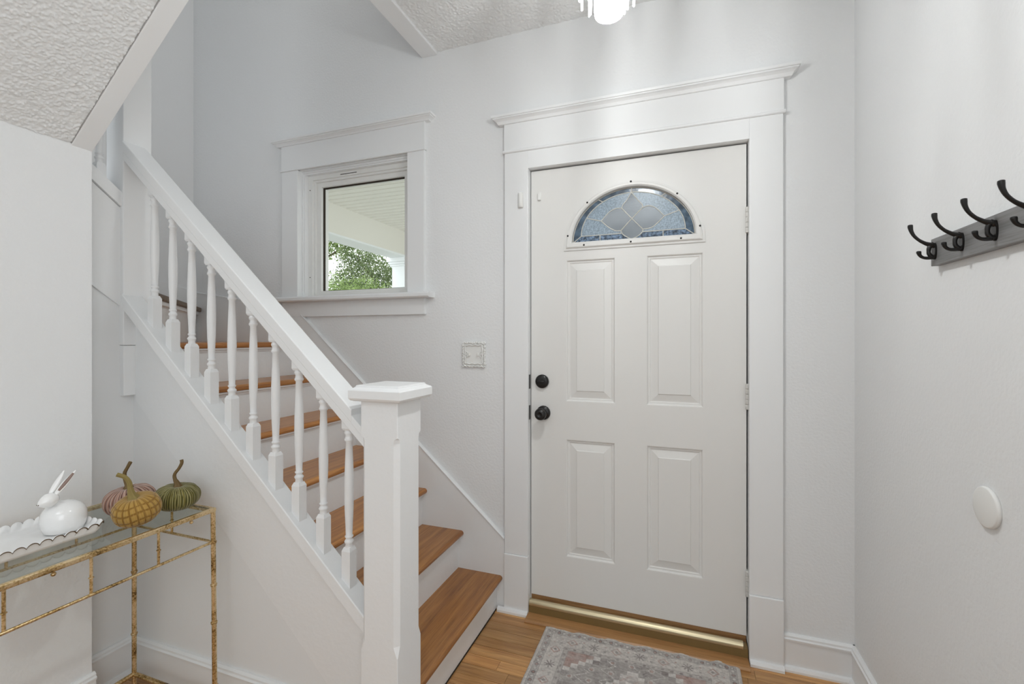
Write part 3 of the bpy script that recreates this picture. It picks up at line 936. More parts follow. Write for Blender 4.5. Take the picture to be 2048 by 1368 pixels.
def baluster_mesh(x, y0, zb, zt, slope_b, slope_t, axis='X'):
    """square block, turned shaft, square block; the ends are cut to the pitch"""
    m = MB(); h = 0.0155
    def blk(z, s, g=h):
        pts = [(-g, -g), (g, -g), (g, g), (-g, g)]
        return [(x + a, y0 + b, z + s * (a if axis == 'X' else b)) for a, b in pts]
    m.loft([blk(zb - 0.004, slope_b), blk(zb + 0.097, 0.0), blk(zb + 0.108, 0, 0.011)])
    prof = [(0.011, 0.104), (0.0115, 0.110), (0.0105, 0.116), (0.0125, 0.120), (0.0145, 0.124), (0.0125, 0.128), (0.0095, 0.131), (0.0092, 0.134),
            (0.0125, 0.138), (0.0125, 0.141), (0.0098, 0.143), (0.0105, 0.165), (0.0132, 0.225), (0.0142, 0.275), (0.0138, 0.315), (0.0118, 0.375), (0.0098, 0.430),
            (0.0135, 0.434), (0.0138, 0.439), (0.0115, 0.442), (0.0105, 0.450), (0.0135, 0.455), (0.0138, 0.461), (0.0115, 0.463), (0.0125, 0.470)]
    sc = (zt - zb) / 0.4965
    m.lathe([(r, zz * sc) for r, zz in prof], (x, y0, zb), 'Z', 18)
    m.loft([blk(zb + 0.466 * sc, 0.0, 0.0125), blk(zb + 0.472 * sc, 0.0), blk(zt + 0.004, slope_t)])
    return m
for i in range(10):
    bx = -0.950 - 0.0982 * i
    baluster_mesh(bx, BY, cap_z(bx), rail_z(bx) - 0.072, -0.902, -0.9127).build('baluster', M['stairwhite'], RL)
# upper railing beyond the post
R2 = thing('stair_railing', 'white turned baluster rail of the upper flight above the left wall', 'railing', (-2.0, -1.0, 1.85))
for i in range(7):
    by = -0.972 - 0.108 * i
    zz = uz(by) - 0.052
    baluster_mesh(-2.008, by, zz, zz + 0.50, -0.79, -0.79, 'Y').build('baluster', M['stairwhite'], R2)
m = MB(); m.loft([[(-2.043, yy, uz(yy) + 0.50), (-1.973, yy, uz(yy) + 0.50), (-1.973, yy, uz(yy) + 0.572), (-2.043, yy, uz(yy) + 0.572)] for yy in (-0.93, -1.7)])
m.build('handrail', M['trim'], R2, 0.006)
# tall post
TP = struct(MB().box(-2.06, -1.960, -0.921, -0.822, 1.257, TOP).build('trim_5', M['trim'], None, 0.003), 'tall white post where the stair turns')
MB().box(TX - 0.03, -1.963, -0.918, -0.862, 1.066, 1.256).build('post_drop', M['trim'], TP, 0.002)
struct(MB().box(EX, EX + 0.07, -2.2, -0.512, 1.6, TOP).build('trim_6', M['trim']), 'white casing on the far landing wall')

# ------------------------------------------------------------------ switch plate
SP = thing('switch_plate', 'square white light switch plate with an ornate carved border', 'light switch', (-0.935, 0, 1.205))
sx0, sx1, sz0, sz1 = -0.992, -0.878, 1.148, 1.262
MB().box(sx0, sx1, -0.006, 0.0, sz0, sz1).build('plate', M['plastic'], SP, 0.003)
m = MB()
rr = random.Random(4)
per = []
for side in range(4):
    for i in range(14):
        t = i / 14
        per.append([(sx0 + t * (sx1 - sx0), sz0), (sx1, sz0 + t * (sz1 - sz0)), (sx1 - t * (sx1 - sx0), sz1), (sx0, sz1 - t * (sz1 - sz0))][side])
for i, (x, z) in enumerate(per):
    m.ball((x + rr.uniform(-.002, .002), -0.007, z + rr.uniform(-.002, .002)), (rr.uniform(.0068, .0088), 0.0055, rr.uniform(.0030, .0042)), 8, 6, Matrix.Rotation(0.8 + 1.571 * (i // 14) + rr.uniform(-.4, .4), 3, 'Y'))
xi0, xi1, zi0, zi1 = sx0 + .012, sx1 - .012, sz0 + .012, sz1 - .012
wav = []
for side in range(4):
    for i in range(12):
        t = i / 12; w_ = 0.0022 * math.sin(t * 6 * pi)
        wav.append([(xi0 + t * (xi1 - xi0), zi0 + w_), (xi1 + w_, zi0 + t * (zi1 - zi0)), (xi1 - t * (xi1 - xi0), zi1 + w_), (xi0 + w_, zi1 - t * (zi1 - zi0))][side])
m.tube([(x, -0.009, z) for x, z in wav + wav[:1]], 0.0032, 6)
for sx_, s in ((xi0, 1), (xi1, -1)):      # side scrolls
    for dz in (-0.008, 0.008):
        m.tube([(sx_ + s * 0.011 * math.sin(a) , -0.009, 1.205 + dz + 0.007 * math.cos(a)) for a in [k * 0.5 for k in range(10)]], 0.0022, 6)
m.build('carved_border', M['plastic'], SP)
for x in (-0.958, -0.912):
    MB().box(x - 0.004, x + 0.004, -0.016, -0.005, 1.198, 1.214).build('toggle', M['plastic'], SP, 0.002)

# ------------------------------------------------------------------ coat rack and wall bumper
CR = thing('coat_rack', 'dark grey wall board with a row of black double coat hooks', 'coat rack', (RX, -0.88, 1.498))
BF = RX - 0.018
MB().box(BF, RX, -1.20, -0.592, 1.464, 1.532).build('board', M['rackwood'], CR, 0.0015)
hookdata = None
for i in range(5):
    hy = -0.614 - 0.1155 * i
    if hookdata is None:
        m = MB()
        zc = 1.499
        m.prism([(hy + 0.0085 * math.cos(a), zc + 0.021 * math.sin(a)) for a in [2 * pi * k / 24 for k in range(24)]], 'X', BF - 0.004, BF + 0.001)
        fx = BF - 0.006
        def sweep(pts, rad, n=14, k=5):
            P_, R_ = [], []
            V_ = [Vector(p) for p in pts]
            for a in range(len(V_) - 1):
                p0 = V_[max(a - 1, 0)]; p1 = V_[a]; p2 = V_[a + 1]; p3 = V_[min(a + 2, len(V_) - 1)]
                for j in range(k):
                    t = j / k
                    P_.append(0.5 * ((2 * p1) + (p2 - p0) * t + (2 * p0 - 5 * p1 + 4 * p2 - p3) * t * t + (3 * p1 - p0 - 3 * p2 + p3) * t ** 3))
                    R_.append(rad[a] * (1 - t) + rad[a + 1] * t)
            P_.append(V_[-1]); R_.append(rad[-1])
            m.tube(P_, R_, n)
        sweep([(fx + 0.002, hy, zc + 0.019), (fx - 0.006, hy, zc + 0.010), (fx - 0.0075, hy, zc), (fx - 0.006, hy, zc - 0.008), (fx + 0.002, hy, zc - 0.017)], [0.0055, 0.0048, 0.0042, 0.0045, 0.0052])
        sweep([(fx + 0.004, hy, zc + 0.013), (fx - 0.005, hy, zc + 0.0165), (fx - 0.015, hy, zc + 0.021), (fx - 0.027, hy, zc + 0.0295), (fx - 0.037, hy, zc + 0.041), (fx - 0.0425, hy, zc + 0.053), (fx - 0.0445, hy, zc + 0.063), (fx - 0.0445, hy, zc + 0.068), (fx - 0.0445, hy, zc + 0.0695)],
              [0.0062, 0.0058, 0.0044, 0.0036, 0.0037, 0.0044, 0.0056, 0.0054, 0.0030])
        sweep([(fx + 0.002, hy, zc - 0.015), (fx - 0.010, hy, zc - 0.0165), (fx - 0.019, hy, zc - 0.0145), (fx - 0.025, hy, zc - 0.009), (fx - 0.0272, hy, zc - 0.002), (fx - 0.0275, hy, zc + 0.001), (fx - 0.0275, hy, zc + 0.002)], [0.0052, 0.0040, 0.0034, 0.0038, 0.0052, 0.0048, 0.0025])
        HK = m.build('hook', M['black'], CR); hookdata = HK.data
        y00 = hy
    else:
        o = bpy.data.objects.new('hook', hookdata); COL.objects.link(o); attach(o, CR)
        o.location = (0, hy - y00, 0); o.matrix_parent_inverse = Matrix.Translation(-Vector(CR.location))
WB = MB().lathe([(0.0, -0.0085), (0.040, -0.0085), (0.0425, -0.0075), (0.043, -0.004), (0.043, 0.0), (0.0, 0.0)], (RX, -0.787, 0.923), 'X', 48).build('wall_disc', M['plastic'])
tag(WB, 'round white blank disc fixed low on the right wall', 'wall plate')

# ------------------------------------------------------------------ rug
def rug():
    X0, X1, Y1, Y0 = -0.549, 0.226, -0.083, -1.30
    st = 0.0026
    nu, nv = int((X1 - X0) / st), int((Y1 - Y0) / st)
    u = np.linspace(0, 77.5, nu); v = np.linspace(0, 121.7, nv)
    U, V = np.meshgrid(u, v)
    du = np.minimum(U, 77.5 - U); dv = np.minimum(V, 121.7 - V); d = np.minimum(du, dv)
    def nz(sh, sm, sd):
        r = np.random.default_rng(sd).random(sh)
        for _ in range(sm):
            r = (r + np.roll(r, 1, 0) + np.roll(r, -1, 0) + np.roll(r, 1, 1) + np.roll(r, -1, 1)) / 5
        return (r - r.mean()) / (r.std() + 1e-9)
    n1 = nz(U.shape, 1, 1); n2 = nz(U.shape, 6, 2); n3 = nz(U.shape, 40, 3)
    streak = np.random.default_rng(5).random((nv, nu))
    for _ in range(10): streak = (streak + np.roll(streak, 1, 1) + np.roll(streak, -1, 1)) / 3
    streak = (streak - streak.mean()) / streak.std()
    ivory = np.array([0.53, 0.50, 0.47]); grey = np.array([0.245, 0.225, 0.215]); dark = np.array([0.115, 0.09, 0.09])
    rose = np.array([0.38, 0.235, 0.20]); pale = np.array([0.60, 0.575, 0.55])
    Cl = np.zeros(U.shape + (3,)); Cl[:] = ivory
    def setc(mask, c, a=1.0):
        k = (mask * a)[..., None]; Cl[:] = Cl * (1 - k) + c * k
    # along-border coordinate
    along = np.where(du < dv, V, U)
    # outer guard stripe
    g = (d > 1.5) & (d < 4.2)
    setc(g, np.array([0.42, 0.395, 0.375]), 0.9)
    setc((np.abs(d - 1.6) < 0.14) | (np.abs(d - 4.2) < 0.16), grey, 0.7)
    ph = (along % 4.4) - 2.2
    rr_ = np.hypot(ph, d - 2.85)
    setc((rr_ < 0.85), dark, 0.7); setc((rr_ < 0.4), rose, 0.8)
    ph2 = ((along + 2.2) % 4.4) - 2.2
    setc((np.hypot(ph2, (d - 2.85)) < 0.45), pale, 0.8)
    setc((np.abs(np.hypot(ph2, d - 2.85) - 0.85) < .2), grey, 0.6)
    # main border with flowers
    ph = (along % 9.0) - 4.5; k = np.floor(along / 9.0).astype(int)
    q = d - 7.6
    ang = np.arctan2(q, ph); rad = np.hypot(ph, q)
    petal = rad < (1.3 + 0.95 * np.cos(ang * 8 + 0.4))
    setc(petal & (k % 2 == 0), dark, 0.75)
    setc((rad < 2.4) & (np.abs(np.abs(ph) + np.abs(q) - 1.9) < 0.35) & (k % 2 == 1), rose, 0.75)
    setc((np.abs(ph) + np.abs(q) < 0.8) & (k % 2 == 1), dark, 0.6)
    ph3 = ((along + 4.5) % 9.0) - 4.5
    setc(np.hypot(ph3, q - 1.3) < 0.5, grey, 0.7); setc(np.hypot(ph3, q + 1.3) < 0.42, rose, 0.7)
    setc((np.abs(q - 1.2 * np.sin(along * 2 * np.pi / 9 * 2)) < 0.18) & (d > 5) & (d < 10.4), grey, 0.45)
    # inner guard
    g = (d > 10.9) & (d < 12.8)
    setc(g, np.array([0.42, 0.39, 0.37]), 0.9)
    setc((np.abs(d - 10.9) < 0.15) | (np.abs(d - 12.8) < 0.15), grey, 0.8)
    ph = (along % 3.4) - 1.7
    setc(np.hypot(ph, d - 11.85) < 0.6, dark, 0.55)
    # field
    f = d > 12.9
    cu, cv = np.abs(U - 38.75), np.abs(V - 60.85)
    setc(f, grey, 0.8)
    setc(f & (streak > 0.4), np.array([0.36, 0.335, 0.32]), 0.55)
    stp = lambda a, s_: np.floor(a / s_) * s_
    med = stp(cu, 2.2) * 1.28 + stp(cv, 1.9)       # stepped lozenge
    setc(f & (med < 44), pale, 0.95); setc(f & (med < 41.5), np.array([0.44, 0.41, 0.39]), 0.9)
    setc(f & (med < 41.5) & (np.abs((U + V) % 5.0 - 2.5) < 0.55), rose, 0.45)
    setc(f & (np.abs(med - 36) < 0.9), pale, 0.9); setc(f & (np.abs(med - 43.6) < 0.7), dark, 0.55)
    setc(f & (med < 28), rose, 0.55); setc(f & (np.abs(med - 24) < 0.9), pale, 0.8); setc(f & (med < 18), grey, 0.7)
    # corner pieces
    cu2, cv2 = 38.75 - 12.9 - cu, 60.85 - 12.9 - cv
    cor = stp(cu2, 2.6) + stp(cv2, 2.2) * 1.3
    setc(f & (cor < 10), rose, 0.75); setc(f & (np.abs(cor - 11) < 1.1), pale, 0.9); setc(f & (np.abs(cor - 12.8) < 0.5), dark, 0.5)
    # scattered motifs in the grey ground
    zz_ = np.abs(((U + 1.6 * np.abs((V % 6.4) - 3.2)) % 9.2) - 4.6)
    setc(f & (med > 45) & (cor > 14) & (zz_ < 0.26), pale, 0.85)
    zz_ = np.abs(((U - 1.1 * np.abs((V % 4.8) - 2.4) + 3) % 13.0) - 6.5)
    setc(f & (med > 45) & (cor > 14) & (zz_ < 0.2), dark, 0.6)
    mo = np.hypot(((U + 2) % 7.3) - 3.65, ((V + 1) % 6.1) - 3.05)
    setc(f & (med > 45) & (cor > 14) & (np.abs(mo - 1.0) < 0.2), pale, 0.6)
    setc(f & (med > 45) & (cor > 14) & (mo < 0.7), rose, 0.7)
    # wear
    Cl *= (1 + 0.10 * n1 + 0.05 * n2)[..., None]
    wear = np.clip(0.32 + 0.16 * n3 + 0.10 * streak, 0.05, 0.7)
    Cl[:] = Cl * (1 - wear[..., None] * 0.7) + ivory * 0.98 * wear[..., None] * 0.7
    Cl = np.clip(Cl, 0, 1)
    Xw = X0 + U / 100; Yw = Y1 - V / 100
    rot = math.radians(1.4)
    Yw = Yw + (Xw - X0) * 0.026
    wave = 0.0028 * np.sin(Xw * 46 + 1.2 * np.sin(Xw * 17)) * np.exp(-V / 5.0)
    Yw = Yw + wave * 0.9
    Z = 0.009 + np.maximum(0, 0.0045 * np.sin(Xw * 46 + 1.0) * np.exp(-V / 4.0)) + 0.0005 * n2 - 0.004 * np.exp(-d / 0.35)
    P = np.stack([Xw, Yw, Z], -1).reshape(-1, 3).astype(np.float32)
    me = bpy.data.meshes.new('rug')
    idx = np.arange(nu * nv).reshape(nv, nu)
    qd = np.stack([idx[:-1, :-1], idx[1:, :-1], idx[1:, 1:], idx[:-1, 1:]], -1).reshape(-1, 4)
    # skirt down to the floor
    edge = np.concatenate([idx[0, :], idx[1:, -1], idx[-1, ::-1][1:], idx[::-1, 0][1:-1]])
    base = len(P)
    Pb = P[edge].copy(); Pb[:, 2] = 0.0005
    P = np.concatenate([P, Pb]); ne = len(edge)
    e2 = np.stack([edge, np.roll(edge, -1), base + (np.arange(ne) + 1) % ne, base + np.arange(ne)], -1)
    qd = np.concatenate([qd, e2])
    me.vertices.add(len(P)); me.vertices.foreach_set('co', P.ravel())
    me.loops.add(qd.size); me.loops.foreach_set('vertex_index', qd.ravel().astype(np.int32))
    me.polygons.add(len(qd))
    me.polygons.foreach_set('loop_start', np.arange(0, qd.size, 4, dtype=np.int32))
    me.polygons.foreach_set('loop_total', np.full(len(qd), 4, dtype=np.int32))
    me.update(); me.validate()
    ca_ = me.color_attributes.new('Col', 'FLOAT_COLOR', 'POINT')
    cc = np.ones((len(P), 4), np.float32); cc[:base, :3] = Cl.reshape(-1, 3); cc[base:, :3] = ivory
    ca_.data.foreach_set('color', cc.ravel())
    me.materials.append(M['rug'])
    o = bpy.data.objects.new('entry_rug', me); COL.objects.link(o)
    tag(o, 'faded grey and rose patterned rug with a pale border before the door', 'rug')
rug()

# ------------------------------------------------------------------ console table
TB = thing('console_table', 'narrow gold bamboo style metal console table with a glass top', 'table', (-1.65, -1.5, 0))
TX0, TX1, TYA, TYB = -1.852, -1.455, -0.948, -2.06
TZ = 0.712
def ring_(m, c, r, axis, n=14, t=0.0028):
    pts = []
    for i in range(n + 1):
        a = 2 * pi * i / n
        pts.append({'Z': (c[0] + r * math.cos(a), c[1] + r * math.sin(a), c[2]), 'Y': (c[0] + r * math.cos(a), c[1], c[2] + r * math.sin(a)), 'X': (c[0], c[1] + r * math.cos(a), c[2] + r * math.sin(a))}[axis])
    m.tube(pts, t, 6)
# top frame, square bar with rounded edges
m = MB()
b = 0.0072
m.box(TX1 - b, TX1 + b, TYB - b, TYA + b, TZ - b, TZ + b); m.box(TX0 - b, TX0 + b, TYB - b, TYA + b, TZ - b, TZ + b)
m.box(TX0 + b, TX1 - b, TYA - b, TYA + b, TZ - b, TZ + b); m.box(TX0 + b, TX1 - b, TYB - b, TYB + b, TZ - b, TZ + b)
m.build('top_frame', M['gold'], TB, 0.0035, 3)
for lx, ly, sx_, sy_ in ((TX0, TYA, -1, 1), (TX1, TYA, 1, 1), (TX0, TYB, -1, -1), (TX1, TYB, 1, -1)):
    m = MB()
    ox = 0.010 if sx_ > 0 else 0.0
    def lp(z): return (lx + ox * (1 - z / 0.7), ly - 0.004 * sy_ * (1 - z / 0.7) * 0, z)
    zs = [0.0, 0.2, 0.45, 0.71]
    m.tube([lp(z) for z in zs], [0.0073] * 4, 12)
    for z in (0.606, 0.465, 0.340) if sx_ > 0 else (0.606, 0.440, 0.215):
        ring_(m, lp(z), 0.0080, 'Z', 14, 0.0024); ring_(m, lp(z - 0.005), 0.0078, 'Z', 14, 0.0016)
    if sx_ > 0: ring_(m, lp(0.13), 0.0080, 'Z', 14, 0.0024)
    m.build('leg', M['gold'], TB)
def rail_part(p, q, r=0.0042):
    m = MB(); m.tube([p, q], r, 10); m.build('lower_rail', M['gold'], TB)
rz = 0.606
rail_part((TX1 + .001, TYB, rz), (TX1 + .001, TYA, rz)); rail_part((TX0, TYB, rz), (TX0, TYA, rz))
rail_part((TX0, TYA, rz), (TX1, TYA, rz)); rail_part((TX0, TYB, rz), (TX1, TYB, rz))
def strut(x, y):
    m = MB(); m.tube([(x, y, rz), (x, y, TZ)], 0.0038, 10); ring_(m, (x, y, rz + 0.045), 0.0045, 'Z', 12, 0.0018)
    m.build('strut', M['gold'], TB)
for y in (-1.118, -1.285, -1.452, -1.62, -1.79, -1.95):
    strut(TX1, y); strut(TX0, y)
strut((TX0 + TX1) / 2, TYA); strut((TX0 + TX1) / 2, TYB)
for p, q in (((TX0, TYA), (TX1 + .01, TYA)), ((TX0, TYB), (TX1 + .01, TYB)), ((TX0, TYA), (TX0, TYB)), ((TX1 + .01, TYA), (TX1 + .01, TYB))):
    m = MB(); m.tube([(p[0], p[1], 0.068), (q[0], q[1], 0.068)], 0.0075, 10); m.build('stretcher', M['gold'], TB)
for x, y in ((TX1 - 0.006, -1.016), (TX1 - 0.006, -1.36), (TX0 + 0.014, -1.24), (TX0 + 0.014, -1.02), (TX1 - 0.012, -1.7), (TX0 + 0.014, -1.7)):
    m = MB(); m.ball((x, y, 0.6955), (0.0055, 0.0055, 0.0055), 10, 8); m.tube([(x, y, 0.696), (x, y, 0.714)], 0.003, 8)
    m.build('glass_bracket', M['gold'], TB)
m = MB().box(TX0 + b, TX1 - b, TYB + b, TYA - b, 0.7145, 0.7205)
m.build('glass_top', M['tableglass'], TB)
TT = 0.7205

# ------------------------------------------------------------------ tray and rabbit
def superrect(hx, hy, r, n):       # rounded rectangle sampled evenly enough; returns list of (x,y)
    pts = []
    seg = [((hx - r), (hy - r), 0), (-(hx - r), (hy - r), 90), (-(hx - r), -(hy - r), 180), ((hx - r), -(hy - r), 270)]
    for (cx, cy_, a0) in seg:
        for k in range(7):
            a = math.radians(a0 + 90 * k / 6); pts.append((cx + r * math.cos(a), cy_ + r * math.sin(a)))
    pts.append(pts[0])
    L_ = [0]
    for a, b_ in zip(pts[:-1], pts[1:]): L_.append(L_[-1] + math.hypot(b_[0] - a[0], b_[1] - a[1]))
    out = []
    for i in range(n):
        s = L_[-1] * i / n
        j = max(k for k in range(len(L_)) if L_[k] <= s); j = min(j, len(pts) - 2)
        t = (s - L_[j]) / max(1e-9, L_[j + 1] - L_[j])
        out.append((pts[j][0] + (pts[j + 1][0] - pts[j][0]) * t, pts[j][1] + (pts[j + 1][1] - pts[j][1]) * t))
    return out
TRC = (-1.683, -1.370)
TR = thing('scalloped_tray', 'long white ceramic tray with a scalloped brown-edged rim on the glass table', 'tray', (TRC[0], TRC[1], TT))
NP_ = 44 * 8
def tr_ring(hx, hy, z, sc=0):
    out = []
    for i, (x, y) in enumerate(superrect(hx, hy, 0.02, NP_)):
        ph = (i % 8) / 8.0
        out.append((TRC[0] + x, TRC[1] + y, TT + z + sc * math.sin(pi * ph) ** 0.6))
    return out
m = MB()
rings = [tr_ring(0.097, 0.167, 0.0), tr_ring(0.103, 0.174, 0.002), tr_ring(0.107, 0.179, 0.011), tr_ring(0.110, 0.182, 0.020, 0.007), tr_ring(0.1125, 0.1845, 0.0215, 0.0095),
         tr_ring(0.1095, 0.1815, 0.0215, 0.0095), tr_ring(0.104, 0.176, 0.012), tr_ring(0.097, 0.169, 0.006), tr_ring(0.05, 0.12, 0.0045)]
m.loft(rings, True, True, True)
m.build('dish', M['ceramic'], TR)
m = MB()
m.loft([tr_ring(0.1116, 0.1836, 0.0194, 0.0089), tr_ring(0.1131, 0.1851, 0.0195, 0.0090), tr_ring(0.1132, 0.1852, 0.0214, 0.0094), tr_ring(0.1120, 0.1840, 0.0214, 0.0094)], True, False, True)
m.build('painted_rim', M['brown'], TR)

RB = thing('rabbit_figurine', 'glossy white ceramic rabbit figurine with tall ears sitting on the tray', 'figurine', (-1.675, -1.235, TT + 0.0045))
bx, by, bz = -1.675, -1.236, TT + 0.0055
m = MB()
prof = []
for k in range(17):
    t = k / 16
    a = -pi / 2 + pi * t
    r = 0.0515 * math.cos(a) ** 0.82 if k not in (0, 16) else 0
    prof.append((max(r, 0.0005), 0.047 + 0.047 * math.sin(a) if a > -0.9 else max(0.0, 0.047 + 0.047 * math.sin(a) * 1.0)))
prof = [(0.001, 0.0), (0.038, 0.0), (0.044, 0.004), (0.049, 0.018), (0.0515, 0.036), (0.050, 0.053), (0.045, 0.064), (0.036, 0.075), (0.023, 0.082), (0.010, 0.0855), (0.001, 0.086)]
m.lathe(prof, (bx, by, bz), 'Z', 40)
# head: egg turned to the left of the picture, nose down a little
hc = Vector((bx + 0.010, by - 0.040, bz + 0.100)); hs = 0.70
fwd = Vector((0.10, -0.97, -0.10)).normalized(); side = fwd.cross(Vector((0, 0, 1))).normalized(); upv = side.cross(fwd)
rings = []
for k in range(17):
    t = -1 + 2 * k / 16
    wv = math.sqrt(max(0, 1 - t * t))
    tap = 1 - 0.42 * max(0, t) ** 1.4
    rings.append([tuple(hc + (fwd * (0.036 * t) + side * (0.026 * wv * tap + 0.0004) * math.cos(2 * pi * i / 24) + upv * ((0.028 * wv * tap + 0.0004) * math.sin(2 * pi * i / 24) - 0.004 * max(0, t) ** 2)) * hs) for i in range(24)])
m.loft(rings, True, True, True)
def ear(base, tip, wd, bend):
    base = Vector(base); tip = Vector(tip); ax = (tip - base)
    face = Vector((0.75, -0.62, 0.1)); face = (face - ax.normalized() * face.dot(ax.normalized())).normalized()
    wdir = ax.normalized().cross(face)
    rg = []
    for k in range(13):
        t = k / 12
        wk = wd * (math.sin(pi * min(1, 0.13 + 0.84 * t ** 0.85)) ** 0.75)
        c = base + ax * t + face * (-bend * math.sin(pi * t))
        rg.append([tuple(c + wdir * wk * math.cos(2 * pi * i / 14) + face * (wk * 0.42) * math.sin(2 * pi * i / 14)) for i in range(14)])
    return rg, face, wdir, base, ax
e1 = ear(hc - fwd * 0.010 + upv * 0.014 + side * 0.007, hc + Vector((-0.004, 0.038, 0.074)), 0.0070, 0.003)
e2 = ear(hc - fwd * 0.014 + upv * 0.012 - side * 0.007, hc + Vector((0.014, 0.056, 0.072)), 0.0074, 0.003)
m.loft(e1[0], True, True, True); m.loft(e2[0], True, True, True)
BD = m.build('body', M['ceramic'], RB)
for e in (e2,):
    rg, face, wdir, base, ax = e
    q = MB(); rr2 = []
    for k in range(2, 12):
        t = k / 12.5
        wk = 0.0042 * math.sin(pi * min(1, t * 0.98)) ** 0.6
        c = base + ax * t + face * (-0.003 * math.sin(pi * t) + 0.0029)
        rr2.append([tuple(c + wdir * wk * math.cos(2 * pi * i / 10) + face * 0.0012 * math.sin(2 * pi * i / 10)) for i in range(10)])
    q.loft(rr2, True, True, True); tag(q.build('inner_ear', M['earbrown'], RB), 'brown glazed inside of the ear')
q = MB()
for s in (-1, 1): q.ball(hc + (fwd * 0.0345 + side * 0.004 * s - upv * 0.0035) * hs, 0.0014, 8, 6)
q.build('nose', M['brown'], RB)

# ------------------------------------------------------------------ velvet pumpkins
def pumpkin(label, c, R, H, tilt, cols, stem_pts, stem_r, stem_m, style, seed):
    r = np.random.default_rng(seed)
    n, mm = 240, 60
    T = np.linspace(0, 2 * np.pi, n, endpoint=False)
    Fph = np.linspace(0, 1, mm)
    npl = 34 if style == 'lattice' else 68
    FQ = [(int(r.integers(16, 62)), 0.42, r.uniform(0, 6.28)) for _ in range(5)]
    pts = np.zeros((mm, n, 3)); colr = np.ones((mm, n, 4))
    c0, c1, c2 = [np.array(x) for x in cols]
    for i, f in enumerate(Fph):
        a = -np.pi / 2 + np.pi * f
        ca_, sa = np.cos(a), np.sin(a)
        rad = R * np.sign(ca_) * abs(ca_) ** 0.78
        z = H * np.sign(sa) * abs(sa) ** 0.92
        if f > 0.5: z -= H * 0.20 * np.exp(-(rad / (R * 0.36)) ** 2)
        big = np.cos(T * 8 + 0.9 * np.sin(T * 3 + seed))
        wgt = 0.30 + 0.70 * np.clip((f - 0.25) / 0.6, 0, 1)
        Tt = T + 0.05 * np.sin(f * 4 + seed)
        pl = np.clip(0.5 + 0.5 * sum(a_ * np.sin(k_ * Tt + p_) for k_, a_, p_ in FQ), 0, 1)
        if style == 'lattice':
            rows = np.abs(np.sin(f * np.pi * 7 + 0.45 * np.sin(T * 4)))
            cols_ = np.abs(np.sin(T * 11 + 0.25 * np.sin(f * 9) + 0.3 * np.sin(T * 3)))
            cell = np.minimum(rows ** 0.7, cols_ ** 0.7) if f < 0.74 else np.minimum(cols_ ** 0.7, 0.45 + 0.5 * pl)
            disp = 1 + 0.045 * (np.clip(cell * 1.5, 0, 1) - 0.6) + 0.015 * big * wgt
            shade = np.clip((cell - 0.38) / 0.30, 0, 1) * (0.75 + 0.25 * pl)
        else:
            disp = 1 + 0.060 * wgt * (pl - 0.5) + 0.03 * big * wgt
            shade = np.clip((pl - 0.15) / 0.6, 0, 1)
        rr_ = rad * disp
        pts[i, :, 0] = rr_ * np.cos(T); pts[i, :, 1] = rr_ * np.sin(T); pts[i, :, 2] = z * (1 + 0.25 * (disp - 1))
        k = shade[:, None]
        base_ = c0 * (1 - k) + c1 * k
        hi = np.clip((sum(a_ * np.sin(k_ * 1.7 * Tt + 2 * p_) for k_, a_, p_ in FQ) - 0.35) * 2.2, 0, 0.75)[:, None] * (0.25 if style == 'lattice' else 1.0)
        colr[i, :, :3] = base_ * (1 - hi) + c2 * hi
    Rm = np.array(Matrix.Rotation(math.radians(tilt[0]), 3, 'X') @ Matrix.Rotation(math.radians(tilt[1]), 3, 'Y'))
    flat = pts.reshape(-1, 3) @ Rm.T
    zmin = flat[:, 2].min()
    flat[:, 2] = np.maximum(flat[:, 2] - zmin, 0.004 * 1) - 0.004
    zoff = zmin + 0.004
    root = thing('decorative_pumpkin', label, 'pumpkin', (c[0], c[1], TT), 'velvet pumpkins on the glass table')
    me = bpy.data.meshes.new('velvet_body')
    ii = np.arange(mm * n).reshape(mm, n); jn = np.roll(ii, -1, 1)
    q = np.stack([ii[:-1], jn[:-1], jn[1:], ii[1:]], -1).reshape(-1, 4)
    me.from_pydata([tuple(p) for p in (flat + np.array([c[0], c[1], TT]))], [], [tuple(x) for x in q])
    me.polygons.foreach_set('use_smooth', [True] * len(q))
    ca_ = me.color_attributes.new('Col', 'FLOAT_COLOR', 'POINT'); ca_.data.foreach_set('color', colr.astype(np.float32).ravel())
    me.materials.append(M['velvet'])
    o = bpy.data.objects.new('velvet_body', me); COL.objects.link(o); attach(o, root)
    top = Vector(Rm @ np.array([0, 0, H * 0.78])) + Vector((c[0], c[1], TT - zoff))
    m = MB()
    pp = [top + Vector(s) * 1.18 for s in stem_pts]
    # ribbed stem
    fine = []; fr = []
    for a in range(len(pp) - 1):
        p0 = pp[max(a - 1, 0)]; p1 = pp[a]; p2 = pp[a + 1]; p3 = pp[min(a + 2, len(pp) - 1)]
        for k in range(5):
            t = k / 5
            fine.append(0.5 * ((2 * p1) + (p2 - p0) * t + (2 * p0 - 5 * p1 + 4 * p2 - p3) * t * t + (3 * p1 - p0 - 3 * p2 + p3) * t ** 3))
            fr.append(stem_r[a] * (1 - t) + stem_r[a + 1] * t)
    fine.append(pp[-1]); fr.append(stem_r[-1])
    rings = []; up = Vector((1, 0, 0))
    for a, p in enumerate(fine):
        t = (fine[min(a + 1, len(fine) - 1)] - fine[max(a - 1, 0)]).normalized()
        u_ = (up - t * up.dot(t)).normalized(); up = u_; v_ = t.cross(u_)
        rings.append([tuple(p + (u_ * math.cos(2 * pi * k / 20) + v_ * math.sin(2 * pi * k / 20)) * fr[a] * (1 + 0.26 * math.cos(5 * 2 * pi * k / 20 + a * 0.12))) for k in range(20)])
    m.loft(rings, True, True, True)
    m.build('stem', stem_m, root)
